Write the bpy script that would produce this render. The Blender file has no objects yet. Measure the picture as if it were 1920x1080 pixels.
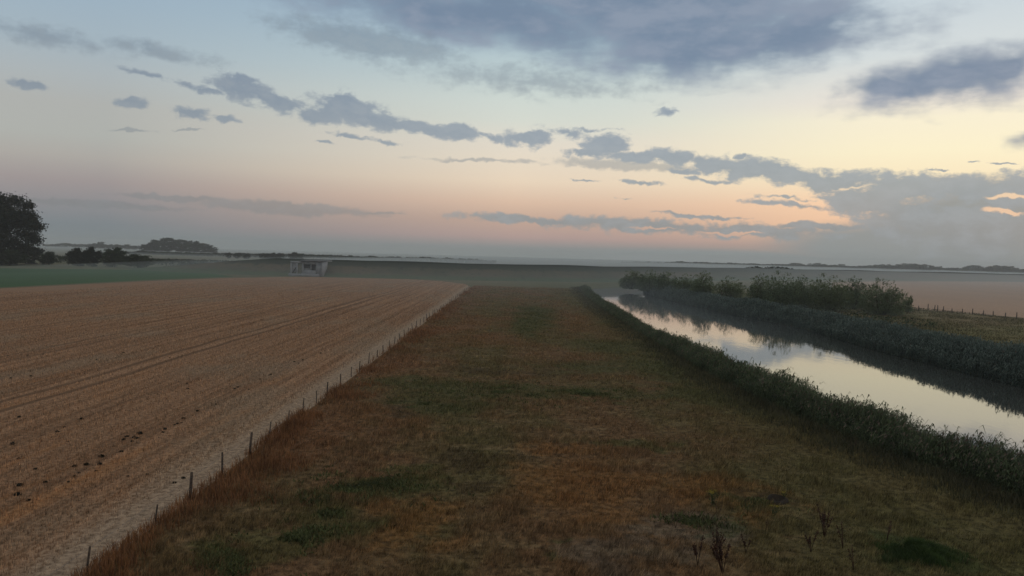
import bpy, bmesh, math, random
import numpy as np
from mathutils import Matrix, Vector

random.seed(7)
rng = np.random.default_rng(7)
sc = bpy.context.scene
C = sc.collection

# ------------------------------------------------------------------ camera
F, CX, CY, EYE = 1500.0, 960.0, 540.0, 10.0
PITCH, ROLL = math.atan(60 / F), 0.028
fw = Vector((0, math.cos(PITCH), -math.sin(PITCH)))
r0 = Vector((1, 0, 0))
u0 = r0.cross(fw)
rt = r0 * math.cos(ROLL) + u0 * math.sin(ROLL)
up = u0 * math.cos(ROLL) - r0 * math.sin(ROLL)
cam_d = bpy.data.cameras.new('camera')
cam = bpy.data.objects.new('camera', cam_d)
C.objects.link(cam)
cam_d.sensor_width = 36.0
cam_d.lens = 36.0 * F / 1920.0
cam_d.clip_start, cam_d.clip_end = 0.1, 20000
M = Matrix((rt, up, -fw)).transposed().to_4x4()
M.translation = Vector((0, 0, EYE))
cam.matrix_world = M
sc.camera = cam
sc.render.resolution_x, sc.render.resolution_y = 1024, 576


def ray(px, py):
    return (fw + rt * ((px - CX) / F) - up * ((py - CY) / F)).normalized()


def at(px, py, z=0.0):
    """where the line of sight through a photo point meets the level z"""
    d = ray(px, py)
    t = (z - EYE) / d.z
    return Vector((d.x * t, d.y * t, z))


def at_dist(px, dist):
    """level-ground point under photo column px at depth dist"""
    return Vector(((px - CX) / F * dist, dist, 0))


def z_at(px, py, dist):
    d = ray(px, py)
    return EYE + d.z / d.y * dist


# ------------------------------------------------------------------ node helper
class B:
    def __init__(s, nt):
        s.t = nt

    def n(s, typ, **kw):
        nd = s.t.nodes.new(typ)
        for k, v in kw.items():
            setattr(nd, k, v)
        return nd

    def put(s, sock, v):
        if v is None:
            return
        if isinstance(v, bpy.types.NodeSocket):
            s.t.links.new(v, sock)
        else:
            if hasattr(sock.default_value, '__len__') and hasattr(v, '__len__') and len(sock.default_value) == 4 and len(v) == 3:
                v = (*v, 1.0)
            sock.default_value = v

    def m(s, op, a, b=None, c=None, clamp=False):
        nd = s.n('ShaderNodeMath', operation=op, use_clamp=clamp)
        for i, v in enumerate((a, b, c)):
            s.put(nd.inputs[i], v)
        return nd.outputs[0]

    def v(s, op, a, b=None):
        nd = s.n('ShaderNodeVectorMath', operation=op)
        s.put(nd.inputs[0], a)
        if op == 'SCALE':
            s.put(nd.inputs['Scale'], b)
        else:
            s.put(nd.inputs[1], b)
        return nd.outputs['Value'] if op in ('LENGTH', 'DOT_PRODUCT') else nd.outputs['Vector']

    def mix(s, fac, a, b, blend='MIX'):
        nd = s.n('ShaderNodeMix', data_type='RGBA', blend_type=blend)
        s.put(nd.inputs[0], fac)
        s.put(nd.inputs[6], a)
        s.put(nd.inputs[7], b)
        return nd.outputs[2]

    def ss(s, x, lo, hi, a=0.0, b=1.0, smooth=True):
        nd = s.n('ShaderNodeMapRange', interpolation_type='SMOOTHSTEP' if smooth else 'LINEAR')
        for k, v in zip(('Value', 'From Min', 'From Max', 'To Min', 'To Max'), (x, lo, hi, a, b)):
            s.put(nd.inputs[k], v)
        return nd.outputs['Result']

    def noise(s, vec, scale, detail=4, rough=0.55, dim='3D', color=False, dist=0.0):
        nd = s.n('ShaderNodeTexNoise', noise_dimensions=dim)
        s.put(nd.inputs['Vector'], vec)
        for k, v in (('Scale', scale), ('Detail', detail), ('Roughness', rough), ('Distortion', dist)):
            nd.inputs[k].default_value = v
        return nd.outputs['Color' if color else 'Fac']

    def map(s, vec, loc=(0, 0, 0), rot=0.0, scale=(1, 1, 1), typ='POINT'):
        nd = s.n('ShaderNodeMapping', vector_type=typ)
        s.put(nd.inputs['Vector'], vec)
        nd.inputs['Location'].default_value = loc
        nd.inputs['Rotation'].default_value = (0, 0, rot)
        nd.inputs['Scale'].default_value = scale
        return nd.outputs[0]

    def ell(s, vec, loc, rot, ra, rb, w=1.0, b=0.0):
        """w at an ellipse's centre falling to 0 at its rim (below 0 outside), plus b"""
        q = s.map(vec, (loc[0], loc[1], 0), rot, (ra, rb, 1), 'TEXTURE')
        ln = s.v('LENGTH', q)
        return s.m('MULTIPLY_ADD', ln, -w, w + b)

    def maxof(s, vals):
        r = vals[0]
        for q in vals[1:]:
            r = s.m('MAXIMUM', r, q)
        return r

    def ramp(s, x, stops):
        nd = s.n('ShaderNodeValToRGB')
        s.put(nd.inputs[0], x)
        e = nd.color_ramp.elements
        while len(e) > 1:
            e.remove(e[-1])
        for i, (p, c) in enumerate(stops):
            el = e[0] if i == 0 else e.new(p)
            el.position = p
            el.color = (*c, 1)
        return nd.outputs[0]


def lin(*c):
    return tuple(((v / 255) / 12.92 if v / 255 <= 0.04045 else ((v / 255 + 0.055) / 1.055) ** 2.4) for v in c)


# ------------------------------------------------------------------ world: dawn sky with clouds
SUN_AZ, SUN_EL = math.radians(43), math.radians(3.0)
world = bpy.data.worlds.new('World')
sc.world = world
world.use_nodes = True
wt = world.node_tree
wt.nodes.clear()
b = B(wt)
gen = b.n('ShaderNodeTexCoord').outputs['Generated']
sp = b.n('ShaderNodeSeparateXYZ')
b.put(sp.inputs[0], gen)
K = math.degrees(1 / F)
az = b.m('MULTIPLY', b.m('ARCTAN2', sp.outputs[0], sp.outputs[1]), 180 / math.pi)
el = b.m('MULTIPLY', b.m('ARCSINE', sp.outputs[2]), 180 / math.pi)


def sky_pt(px, py):
    d = ray(px, py)
    return Vector((math.degrees(math.atan2(d.x, d.y)) / K, math.degrees(math.asin(d.z)) / K))


elr = b.m('DIVIDE', el, 30.0, clamp=True)


def sky_ramp(stops):
    return b.ramp(elr, [(e / 30.0, lin(*c)) for e, c in stops])


HI = (25, (128, 148, 172)), (30, (120, 140, 165))
left = sky_ramp([(0, (118, 128, 131)), (1.3, (124, 132, 137)), (2.6, (143, 141, 144)), (4.0, (160, 151, 150)), (5.5, (174, 170, 164)),
                 (6.8, (176, 178, 173)), (8.8, (176, 178, 175)), (10.5, (173, 181, 184)), (12.5, (165, 181, 191)), (15, (158, 178, 193)), (18, (152, 174, 194)), *HI])
mid = sky_ramp([(0, (134, 143, 141)), (0.6, (143, 146, 145)), (1.35, (184, 158, 151)), (2.6, (200, 170, 152)), (3.8, (223, 192, 168)),
                (5.3, (236, 216, 191)), (6.8, (233, 220, 200)), (8.0, (228, 220, 205)), (9.5, (215, 219, 209)), (11, (208, 217, 211)), (13, (190, 206, 208)),
                (15, (173, 194, 204)), (18, (150, 174, 193)), *HI])
right = sky_ramp([(0, (138, 144, 143)), (1.2, (192, 163, 148)), (2.4, (250, 203, 166)), (4.0, (255, 213, 175)), (5.8, (253, 235, 198)), (7.4, (254, 243, 208)),
                  (9.4, (250, 241, 214)), (10.6, (238, 230, 218)), (13.3, (214, 221, 222)), (17, (198, 211, 219)), (21, (170, 188, 202)), (26, (145, 163, 182)), (30, (134, 150, 168))])
back = sky_ramp([(0, (134, 138, 140)), (3, (142, 142, 148)), (8, (146, 150, 160)), (15, (142, 152, 166)), (30, (138, 148, 164))])
base = b.mix(b.ss(az, -27, 0, smooth=False), left, mid)
base = b.mix(b.ss(az, 3, 27), base, right)
absd = b.m('ABSOLUTE', b.m('SUBTRACT', az, 15))
base = b.mix(b.ss(absd, 50, 130), base, back)
zen = b.ss(el, 30, 80)
base = b.mix(zen, base, lin(174, 174, 174))

P = b.n('ShaderNodeCombineXYZ')
b.put(P.inputs[0], b.m('DIVIDE', az, K))
b.put(P.inputs[1], b.m('DIVIDE', el, K))
P = P.outputs[0]


def warp(vec, scale, ax, ay, detail=3, off=0.0):
    c = b.noise(b.map(vec, (off, off, 0)), scale, detail, 0.6, '2D', True)
    c = b.v('SUBTRACT', c, (0.5, 0.5, 0.5))
    return b.v('ADD', vec, b.v('MULTIPLY', c, (ax, ay, 0)))


PC = warp(warp(P, 1 / 95, 70, 26), 1 / 22, 18, 12, 4, 31.0)
PS = warp(P, 1 / 240, 200, 90, 4, 77.0)


last = []


def cl(src, lst):
    out = None
    for q in lst:
        px, py, a, bb, ang = q[:5]
        w = q[5] if len(q) > 5 else 1.0
        bias = q[6] if len(q) > 6 else 0.0
        ca, sa = math.cos(math.radians(ang)), math.sin(math.radians(ang))
        c = sky_pt(px, py)
        e1 = sky_pt(px + a * ca, py + a * sa) - c
        e2 = sky_pt(px + bb * sa, py - bb * ca) - c
        if last:                                  # one after the other: keeps the shader's stack small
            nd = b.n('ShaderNodeVectorMath', operation='MULTIPLY_ADD')
            b.put(nd.inputs[0], last[-1])
            nd.inputs[1].default_value = (1e-9, 1e-9, 1e-9)
            b.put(nd.inputs[2], src)
            q_src = nd.outputs[0]
        else:
            q_src = src
        e = b.ell(q_src, c, math.atan2(e1.y, e1.x), e1.length, e2.length, w, bias)
        out = e if out is None else b.m('MAXIMUM', out, e)
        last.append(out)
    return out


crisp = cl(PC, [
    (455, 168, 80, 27, 14), (515, 188, 60, 20, 20), (385, 168, 60, 9, 15, .7), (453, 150, 34, 15, 5),
    (652, 205, 88, 33, 8), (600, 216, 65, 20, 10), (705, 226, 80, 21, 12), (640, 188, 55, 16, 5),
    (790, 243, 85, 15, 8), (855, 248, 46, 18, 8),
    (52, 160, 42, 11, 12), (238, 190, 34, 12, 8), (358, 210, 54, 13, 6), (435, 223, 32, 10, 8), (275, 143, 50, 8, 15, .6),
    (660, 255, 46, 6, 10, .8), (725, 266, 44, 5, 6, .6), (610, 268, 30, 3, 2, .6),
    (992, 261, 42, 19, 5), (925, 254, 50, 8, 6, .6), (1060, 250, 70, 10, 6, .6), (1110, 246, 60, 5, 2, .6),
    (1138, 270, 50, 25, 5), (1108, 286, 70, 10, 5, .8),
    (1195, 291, 70, 15, 4), (1265, 293, 65, 20, 8), (1335, 306, 80, 20, 9), (1385, 293, 20, 8, 0),
    (1430, 322, 130, 26, 9), (1560, 342, 130, 30, 7), (1700, 354, 150, 36, 2), (1830, 352, 160, 34, 3), (1930, 362, 140, 46, 0),
    (1340, 337, 60, 5, 4, .7), (1620, 378, 110, 40, 14), (1700, 410, 130, 60, 10), (1850, 430, 190, 70, 0),
    (1010, 412, 180, 10, 2), (1200, 424, 260, 15, 3), (1420, 432, 190, 15, 3), (1540, 424, 130, 9, 1),
    (1270, 404, 75, 4, 4, .7), (1345, 408, 60, 4, 3, .7), (1215, 343, 50, 5, 6, .7), (1105, 340, 34, 3, 4, .6), (1180, 377, 20, 2.5, 3, .6),
    (1500, 385, 60, 6, 6, .6), (1440, 382, 50, 4, 5, .5), (1470, 372, 60, 3, 3, .5), (1560, 372, 50, 5, 5, .6),
    (1252, 214, 22, 8, 0, .7), (1840, 298, 22, 3, 2, .8), (1900, 304, 30, 3, 2, .8), (1775, 318, 26, 3, 2, .8), (1290, 322, 40, 5, 6, .6),
])
fbm = b.noise(b.map(P, scale=(1, 1.9, 1)), 1 / 46, 8, 0.66, '2D')
fb2 = b.noise(b.map(P, (500, 90, 0), scale=(1, 2.6, 1)), 1 / 130, 5, 0.6, '2D')
crisp = b.m('ADD', crisp, b.m('MULTIPLY_ADD', fbm, 1.7, -0.87))
ac = b.ss(crisp, -0.10, 0.46)
gap = cl(PC, [(1895, 370, 55, 7, -2), (1890, 398, 60, 7, 2), (1600, 352, 60, 5, -6, .5), (1360, 436, 80, 4, 1), (1230, 428, 60, 3, 2, .7)])
gap = b.ss(b.m('ADD', gap, b.m('MULTIPLY_ADD', fbm, 1.0, -0.5)), 0.05, 0.5)
ac = b.m('MULTIPLY', ac, b.m('SUBTRACT', 1.0, gap))

soft = cl(PS, [
    (1200, 5, 480, 105, 3), (1330, 85, 260, 70, -2), (1480, 55, 230, 80, -8), (880, 20, 400, 70, 7), (1100, -120, 600, 120, 0), (1300, 60, 250, 80, 2),
    (1830, 138, 240, 56, -13), (1930, 108, 130, 44, -20), (1720, 168, 130, 28, -3),
    (1930, 243, 60, 18, -15, .8), (1750, -130, 450, 70, 0), (400, -160, 700, 80, 0, .8),
])
soft = b.m('ADD', soft, b.m('MULTIPLY_ADD', fb2, 1.3, -0.66))
asf = b.m('MULTIPLY', b.ss(soft, -0.34, 0.66), 0.97)
faint = cl(PC, [(330, 371, 130, 7, 4), (545, 390, 190, 13, 3), (190, 384, 190, 8, 3), (85, 376, 100, 6, 1), (690, 397, 60, 3, 4),
                (80, 72, 150, 24, 9, .5), (700, 80, 200, 40, 9, .7), (300, 95, 120, 18, 10, .45), (900, 300, 120, 5, 2, .6), (1180, 310, 160, 12, 4, .8),
                (1000, 150, 260, 30, 3, .35), (350, 240, 40, 3, 3), (245, 243, 40, 4, 0, .8)])
afa = b.m('MULTIPLY', b.ss(b.m('ADD', faint, b.m('MULTIPLY_ADD', fbm, 0.9, -0.45)), -0.12, 0.42), 0.55)
low = cl(P, [(1730, 468, 430, 66, 2), (1850, 432, 300, 118, 0), (1380, 488, 420, 24, 2)])
alo = b.m('MULTIPLY', b.m('MULTIPLY', b.ss(low, 0.0, 0.5), 0.96), b.m('SUBTRACT', 1.0, b.m('MULTIPLY', gap, 0.8)))
# broken cover out of the picture: overhead and behind
gen2 = b.noise(gen, 2.2, 6, 0.6)
out_m = b.m('MAXIMUM', b.ss(el, 20, 30), b.ss(absd, 52, 80))
agen = b.m('MULTIPLY', b.m('MULTIPLY', b.ss(gen2, 0.42, 0.62), out_m), 0.8)

ccol = b.ramp(elr, [(0, lin(138, 145, 146)), (2.5 / 30, lin(147, 151, 152)), (5 / 30, lin(152, 161, 165)), (8 / 30, lin(148, 160, 171)),
                    (12 / 30, lin(134, 150, 169)), (16 / 30, lin(120, 138, 160)), (1, lin(104, 122, 148))])
ccol = b.mix(b.m('MULTIPLY', b.ss(fbm, 0.35, 0.7), 0.35), ccol, lin(168, 176, 182))
leftdim = b.ss(az, -30, 5, 0.86, 1.0)
ccol = b.v('SCALE', ccol, leftdim)
scol = b.mix(b.ss(fb2, 0.35, 0.7), lin(116, 135, 158), lin(138, 151, 170))
sky = b.mix(asf, base, scol)
sky = b.mix(afa, sky, b.v('SCALE', ccol, 0.82))
sky = b.mix(alo, sky, lin(144, 151, 151))
sky = b.mix(b.m('MULTIPLY', ac, 0.93), sky, ccol)
sky = b.mix(agen, sky, lin(168, 166, 164))
nish = b.n('ShaderNodeTexSky', sky_type='NISHITA')
nish.sun_disc = False
nish.sun_elevation = SUN_EL
nish.sun_rotation = SUN_AZ
nish.dust_density = 3.0
bg1 = b.n('ShaderNodeBackground')
b.put(bg1.inputs[0], sky)
bg1.inputs[1].default_value = 1.0
bg2 = b.n('ShaderNodeBackground')
b.put(bg2.inputs[0], nish.outputs[0])
bg2.inputs[1].default_value = 0.002
addn = b.n('ShaderNodeAddShader')
b.put(addn.inputs[0], bg1.outputs[0])
b.put(addn.inputs[1], bg2.outputs[0])
b.put(b.n('ShaderNodeOutputWorld').inputs['Surface'], addn.outputs[0])
world.cycles.sampling_method = 'MANUAL'
world.cycles.sample_map_resolution = 1024

sun_d = bpy.data.lights.new('sun', 'SUN')
sun_d.energy = 0.45
sun_d.angle = math.radians(10)
sun_d.color = (1.0, 0.80, 0.62)
sun = bpy.data.objects.new('sun', sun_d)
C.objects.link(sun)
sdir = Vector((math.sin(SUN_AZ) * math.cos(SUN_EL), math.cos(SUN_AZ) * math.cos(SUN_EL), math.sin(SUN_EL)))
sun.rotation_euler = sdir.to_track_quat('Z', 'Y').to_euler()
sun.location = (0, 0, 60)

sc.view_settings.view_transform = 'Standard'
sc.view_settings.look = 'None'
sc.view_settings.exposure = 0.0
sc.view_settings.gamma = 1.0
sc.render.engine = 'CYCLES'
sc.cycles.use_denoising = True
sc.cycles.max_bounces = 6
sc.cycles.diffuse_bounces = 3
sc.cycles.glossy_bounces = 3
sc.cycles.transparent_max_bounces = 8
sc.cycles.volume_bounces = 1

# ------------------------------------------------------------------ object helpers


def tag(o, label=None, cat=None, group=None, kind=None):
    for k, v in (('label', label), ('category', cat), ('group', group), ('kind', kind)):
        if v:
            o[k] = v
    return o


def mesh_np(name, verts, loops, counts, mats, attrs=None, smooth=False, mat_idx=None):
    me = bpy.data.meshes.new(name)
    verts = np.asarray(verts, np.float32)
    loops = np.asarray(loops, np.int32).ravel()
    counts = np.asarray(counts, np.int32)
    me.vertices.add(len(verts))
    me.vertices.foreach_set('co', verts.ravel())
    me.loops.add(len(loops))
    me.loops.foreach_set('vertex_index', loops)
    me.polygons.add(len(counts))
    starts = np.concatenate(([0], np.cumsum(counts)[:-1])).astype(np.int32)
    me.polygons.foreach_set('loop_start', starts)
    if smooth:
        me.polygons.foreach_set('use_smooth', np.ones(len(counts), bool))
    if mat_idx is not None:
        me.polygons.foreach_set('material_index', np.asarray(mat_idx, np.int32))
    for k, v in (attrs or {}).items():
        a = me.attributes.new(k, 'FLOAT', 'POINT')
        a.data.foreach_set('value', np.asarray(v, np.float32))
    for mm in (mats if isinstance(mats, (list, tuple)) else [mats]):
        me.materials.append(mm)
    me.update(calc_edges=True)
    me.validate()
    return me


class MB:
    """collects shapes for ONE mesh"""

    def __init__(s):
        s.v, s.l, s.c, s.r, s.n = [], [], [], [], 0

    def add(s, verts, faces, rnd=None):
        verts = np.asarray(verts, float).reshape(-1, 3)
        for f in faces:
            s.l.extend(int(i) + s.n for i in f)
            s.c.append(len(f))
        s.v.append(verts)
        s.r.append(np.full(len(verts), random.random()) if rnd is None else np.broadcast_to(rnd, (len(verts),)))
        s.n += len(verts)

    def add_np(s, verts, faces, rnd):
        """faces: (n,k) array"""
        faces = np.asarray(faces)
        s.l.extend((faces + s.n).ravel().tolist())
        s.c.extend([faces.shape[1]] * len(faces))
        s.v.append(np.asarray(verts, float))
        s.r.append(np.asarray(rnd, float))
        s.n += len(verts)

    def box(s, x0, x1, y0, y1, z0, z1):
        v = [(x, y, z) for z in (z0, z1) for y in (y0, y1) for x in (x0, x1)]
        s.add(v, [(0, 2, 3, 1), (4, 5, 7, 6), (0, 1, 5, 4), (2, 6, 7, 3), (0, 4, 6, 2), (1, 3, 7, 5)])

    def tube(s, pts, radii, sides=7, rnd=None):
        pts = [Vector(p) for p in pts]
        vs, fs = [], []
        for i, p in enumerate(pts):
            t = (pts[min(i + 1, len(pts) - 1)] - pts[max(i - 1, 0)]).normalized()
            a = t.cross(Vector((0, 1, 0)) if abs(t.y) < 0.9 else Vector((1, 0, 0))).normalized()
            c = t.cross(a)
            for k in range(sides):
                g = 2 * math.pi * k / sides
                vs.append(p + (a * math.cos(g) + c * math.sin(g)) * radii[i])
        for i in range(len(pts) - 1):
            for k in range(sides):
                k2 = (k + 1) % sides
                fs.append((i * sides + k, i * sides + k2, (i + 1) * sides + k2, (i + 1) * sides + k))
        fs.append(tuple(range(sides))[::-1])
        fs.append(tuple((len(pts) - 1) * sides + k for k in range(sides)))
        s.add(vs, fs, rnd)

    def mesh(s, name, mat, smooth=False):
        return mesh_np(name, np.concatenate(s.v), s.l, s.c, mat, {'rnd': np.concatenate(s.r)}, smooth)

    def build(s, name, mat, parent=None, smooth=False):
        return link(name, s.mesh(name, mat, smooth), parent)


def link(name, me, parent=None):
    o = bpy.data.objects.new(name, me)
    C.objects.link(o)
    if parent:
        o.parent = parent
    return o


def empty(name, loc=(0, 0, 0), rz=0):
    o = bpy.data.objects.new(name, None)
    C.objects.link(o)
    o.location = loc
    o.rotation_euler = (0, 0, rz)
    o.empty_display_size = 0.3
    return o


def copy_tree(src, loc, rz=0.0, scale=(1, 1, 1)):
    o = src.copy()
    C.objects.link(o)
    o.location = loc
    o.rotation_euler = (0, 0, rz)
    o.scale = scale
    for ch in kids[src.name]:
        c = ch.copy()
        C.objects.link(c)
        c.parent = o
    return o


kids = {}

# ------------------------------------------------------------------ materials


def new_mat(name):
    m = bpy.data.materials.new(name)
    m.use_nodes = True
    m.node_tree.nodes.clear()
    return m, B(m.node_tree)


def finish(b, col, rough=0.9, spec=0.15, transl=0.0, normal=None):
    p = b.n('ShaderNodeBsdfPrincipled')
    b.put(p.inputs['Base Color'], col)
    b.put(p.inputs['Roughness'], rough)
    p.inputs['Specular IOR Level'].default_value = spec
    if normal is not None:
        b.put(p.inputs['Normal'], normal)
    out = p.outputs[0]
    if transl:
        t = b.n('ShaderNodeBsdfTranslucent')
        b.put(t.inputs[0], col)
        mx = b.n('ShaderNodeMixShader')
        mx.inputs[0].default_value = transl
        b.put(mx.inputs[1], out)
        b.put(mx.inputs[2], t.outputs[0])
        out = mx.outputs[0]
    b.put(b.n('ShaderNodeOutputMaterial').inputs['Surface'], out)


def xy(b):
    g = b.n('ShaderNodeNewGeometry').outputs['Position']
    return b.v('MULTIPLY', g, (1, 1, 0))


def rnd(b):
    return b.n('ShaderNodeAttribute', attribute_name='rnd').outputs['Fac']


def leaf_mat(name, dark, light, transl=0.25, rough=0.7, hue=None):
    m, b = new_mat(name)
    col = b.mix(rnd(b), dark, light)
    oi = b.n('ShaderNodeObjectInfo').outputs['Random']
    if hue:
        col = b.mix(b.m('MULTIPLY', oi, 0.7), col, hue)
    big = b.noise(b.n('ShaderNodeTexCoord').outputs['Object'], 0.7, 3)
    col = b.v('SCALE', col, b.ss(big, 0.3, 0.7, 0.7, 1.25))
    finish(b, col, rough, 0.12, transl)
    return m


def rough_mat(name, c1, c2, scale=2.0, rough=0.9, bump=0.3):
    m, b = new_mat(name)
    oc = b.n('ShaderNodeTexCoord').outputs['Object']
    f = b.noise(oc, scale, 6, 0.65)
    col = b.mix(b.ss(f, 0.3, 0.7), c1, c2)
    bp = b.n('ShaderNodeBump')
    bp.inputs['Strength'].default_value = bump
    b.put(bp.inputs['Height'], b.noise(oc, scale * 6, 4))
    finish(b, col, rough, 0.1, normal=bp.outputs[0])
    return m


BARK = rough_mat('bark', (0.035, 0.028, 0.022), (0.08, 0.066, 0.05), 1.5)
POSTWOOD = rough_mat('post_wood', (0.055, 0.042, 0.032), (0.15, 0.115, 0.085), 6)
WIRE = rough_mat('fence_wire', (0.12, 0.12, 0.12), (0.2, 0.2, 0.2), 3, 0.5)
CONCRETE = rough_mat('concrete', (0.19, 0.20, 0.205), (0.30, 0.31, 0.31), 0.7)
PALE_CONCRETE = rough_mat('pale_concrete', (0.30, 0.31, 0.315), (0.42, 0.43, 0.43), 0.8)
DARK_OPENING = rough_mat('dark_opening', (0.02, 0.022, 0.024), (0.04, 0.042, 0.045), 1.0)
WHITEPAINT = rough_mat('white_paint', (0.5, 0.5, 0.48), (0.62, 0.62, 0.6), 2.0)


# colour of the dry meadow as a function of the place on the ground, shared by soil and blades
def ground_ell(b, vec, px, py, a, bb, w=1.0, bias=0.0):
    c = at(px, py)
    e1, e2 = at(px + a, py), at(px, py - bb * 0.9)
    return b.ell(vec, (c.x, c.y), 0, max((e1 - c).length, .2), max(abs(e2.y - c.y), .2), w, bias)


def meadow_colour(b):
    p = xy(b)
    pw = b.v('ADD', p, b.v('MULTIPLY', b.v('SUBTRACT', b.noise(p, 0.22, 4, 0.65, '2D', True), (0.5, 0.5, 0.5)), (7, 12, 0)))
    n1 = b.noise(b.map(p, scale=(1, 0.5, 1)), 0.12, 5, 0.62, '2D')
    n2 = b.noise(b.map(p, (40, 9, 0), 0.35, (0.6, 1.4, 1)), 0.55, 5, 0.65, '2D')
    n3 = b.noise(p, 2.6, 4, 0.7, '2D')
    col = b.mix(b.ss(n1, 0.36, 0.64), (0.212, 0.124, 0.058), (0.158, 0.122, 0.050))
    col = b.mix(b.m('MULTIPLY', b.ss(n2, 0.50, 0.70), 0.7), col, (0.31, 0.215, 0.105))
    sx = b.n('ShaderNodeSeparateXYZ')
    b.put(sx.inputs[0], p)
    x = sx.outputs[0]
    lft = b.m('MULTIPLY', b.ss(b.m('MULTIPLY_ADD', n1, 6, x), 1.0, -10.5), 0.40)
    col = b.mix(lft, col, (0.235, 0.122, 0.062))
    rgt = b.m('MULTIPLY', b.ss(b.m('MULTIPLY_ADD', n2, 7, x), 10, 21), 0.6)
    col = b.mix(rgt, col, (0.118, 0.116, 0.040))

    def patches(lst, c, k, lo=-0.15, hi=0.55, amp=1.5):
        nonlocal col
        f = b.maxof([ground_ell(b, pw, *q) for q in lst])
        f = b.m('ADD', f, b.m('MULTIPLY_ADD', n2, amp, -amp / 2))
        col = b.mix(b.m('MULTIPLY', b.ss(f, lo, hi), k), col, c)

    patches([(1060, 915, 130, 55), (1370, 935, 130, 40), (1060, 850, 100, 14), (1150, 905, 140, 22), (760, 990, 90, 60)], (0.285, 0.135, 0.042), 0.55)
    patches([(730, 690, 60, 26), (620, 790, 90, 60), (830, 620, 60, 16), (1060, 600, 60, 14), (560, 850, 80, 50), (760, 800, 90, 26), (900, 640, 90, 16)], (0.26, 0.125, 0.055), 0.45)
    patches([(930, 735, 210, 24), (1110, 738, 130, 16), (820, 760, 110, 14), (1250, 690, 110, 30), (1330, 745, 130, 26), (760, 722, 70, 14), (1100, 690, 130, 12), (1160, 650, 100, 16)], (0.105, 0.108, 0.040), 0.7)
    patches([(600, 970, 95, 44), (700, 915, 115, 32), (520, 1010, 95, 44), (430, 1060, 95, 46), (790, 880, 80, 20), (1180, 835, 110, 10), (1090, 1040, 30, 20)], (0.105, 0.110, 0.036), 0.62)
    patches([(1005, 590, 45, 22), (985, 610, 30, 22), (1090, 742, 50, 10), (1725, 1045, 100, 42), (1300, 990, 60, 16), (1430, 955, 60, 14)], (0.085, 0.105, 0.036), 0.65)
    patches([(1230, 985, 90, 36), (1190, 1045, 110, 36), (1340, 1010, 70, 26)], (0.20, 0.165, 0.12), 0.45)
    patches([(900, 860, 90, 16), (850, 905, 60, 14), (975, 1000, 10, 80), (745, 775, 40, 8), (1450, 945, 50, 20), (960, 700, 160, 6)], (0.10, 0.068, 0.034), 0.6)
    col = b.v('SCALE', col, b.ss(n3, 0.28, 0.72, 0.45, 1.42))
    return col, n3


m, b = new_mat('meadow_soil')
col, n3 = meadow_colour(b)
bp = b.n('ShaderNodeBump')
bp.inputs['Strength'].default_value = 0.6
bp.inputs['Distance'].default_value = 0.12
b.put(bp.inputs['Height'], b.noise(xy(b), 5.0, 5, 0.7, '2D'))
finish(b, b.v('SCALE', col, 0.80), 0.95, 0.05, normal=bp.outputs[0])
MEADOW = m

m, b = new_mat('meadow_blades')
col, n3 = meadow_colour(b)
col = b.v('SCALE', col, b.ss(rnd(b), 0, 1, 0.4, 2.0, smooth=False))
finish(b, col, 0.8, 0.1, 0.25)
BLADES = m


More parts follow.
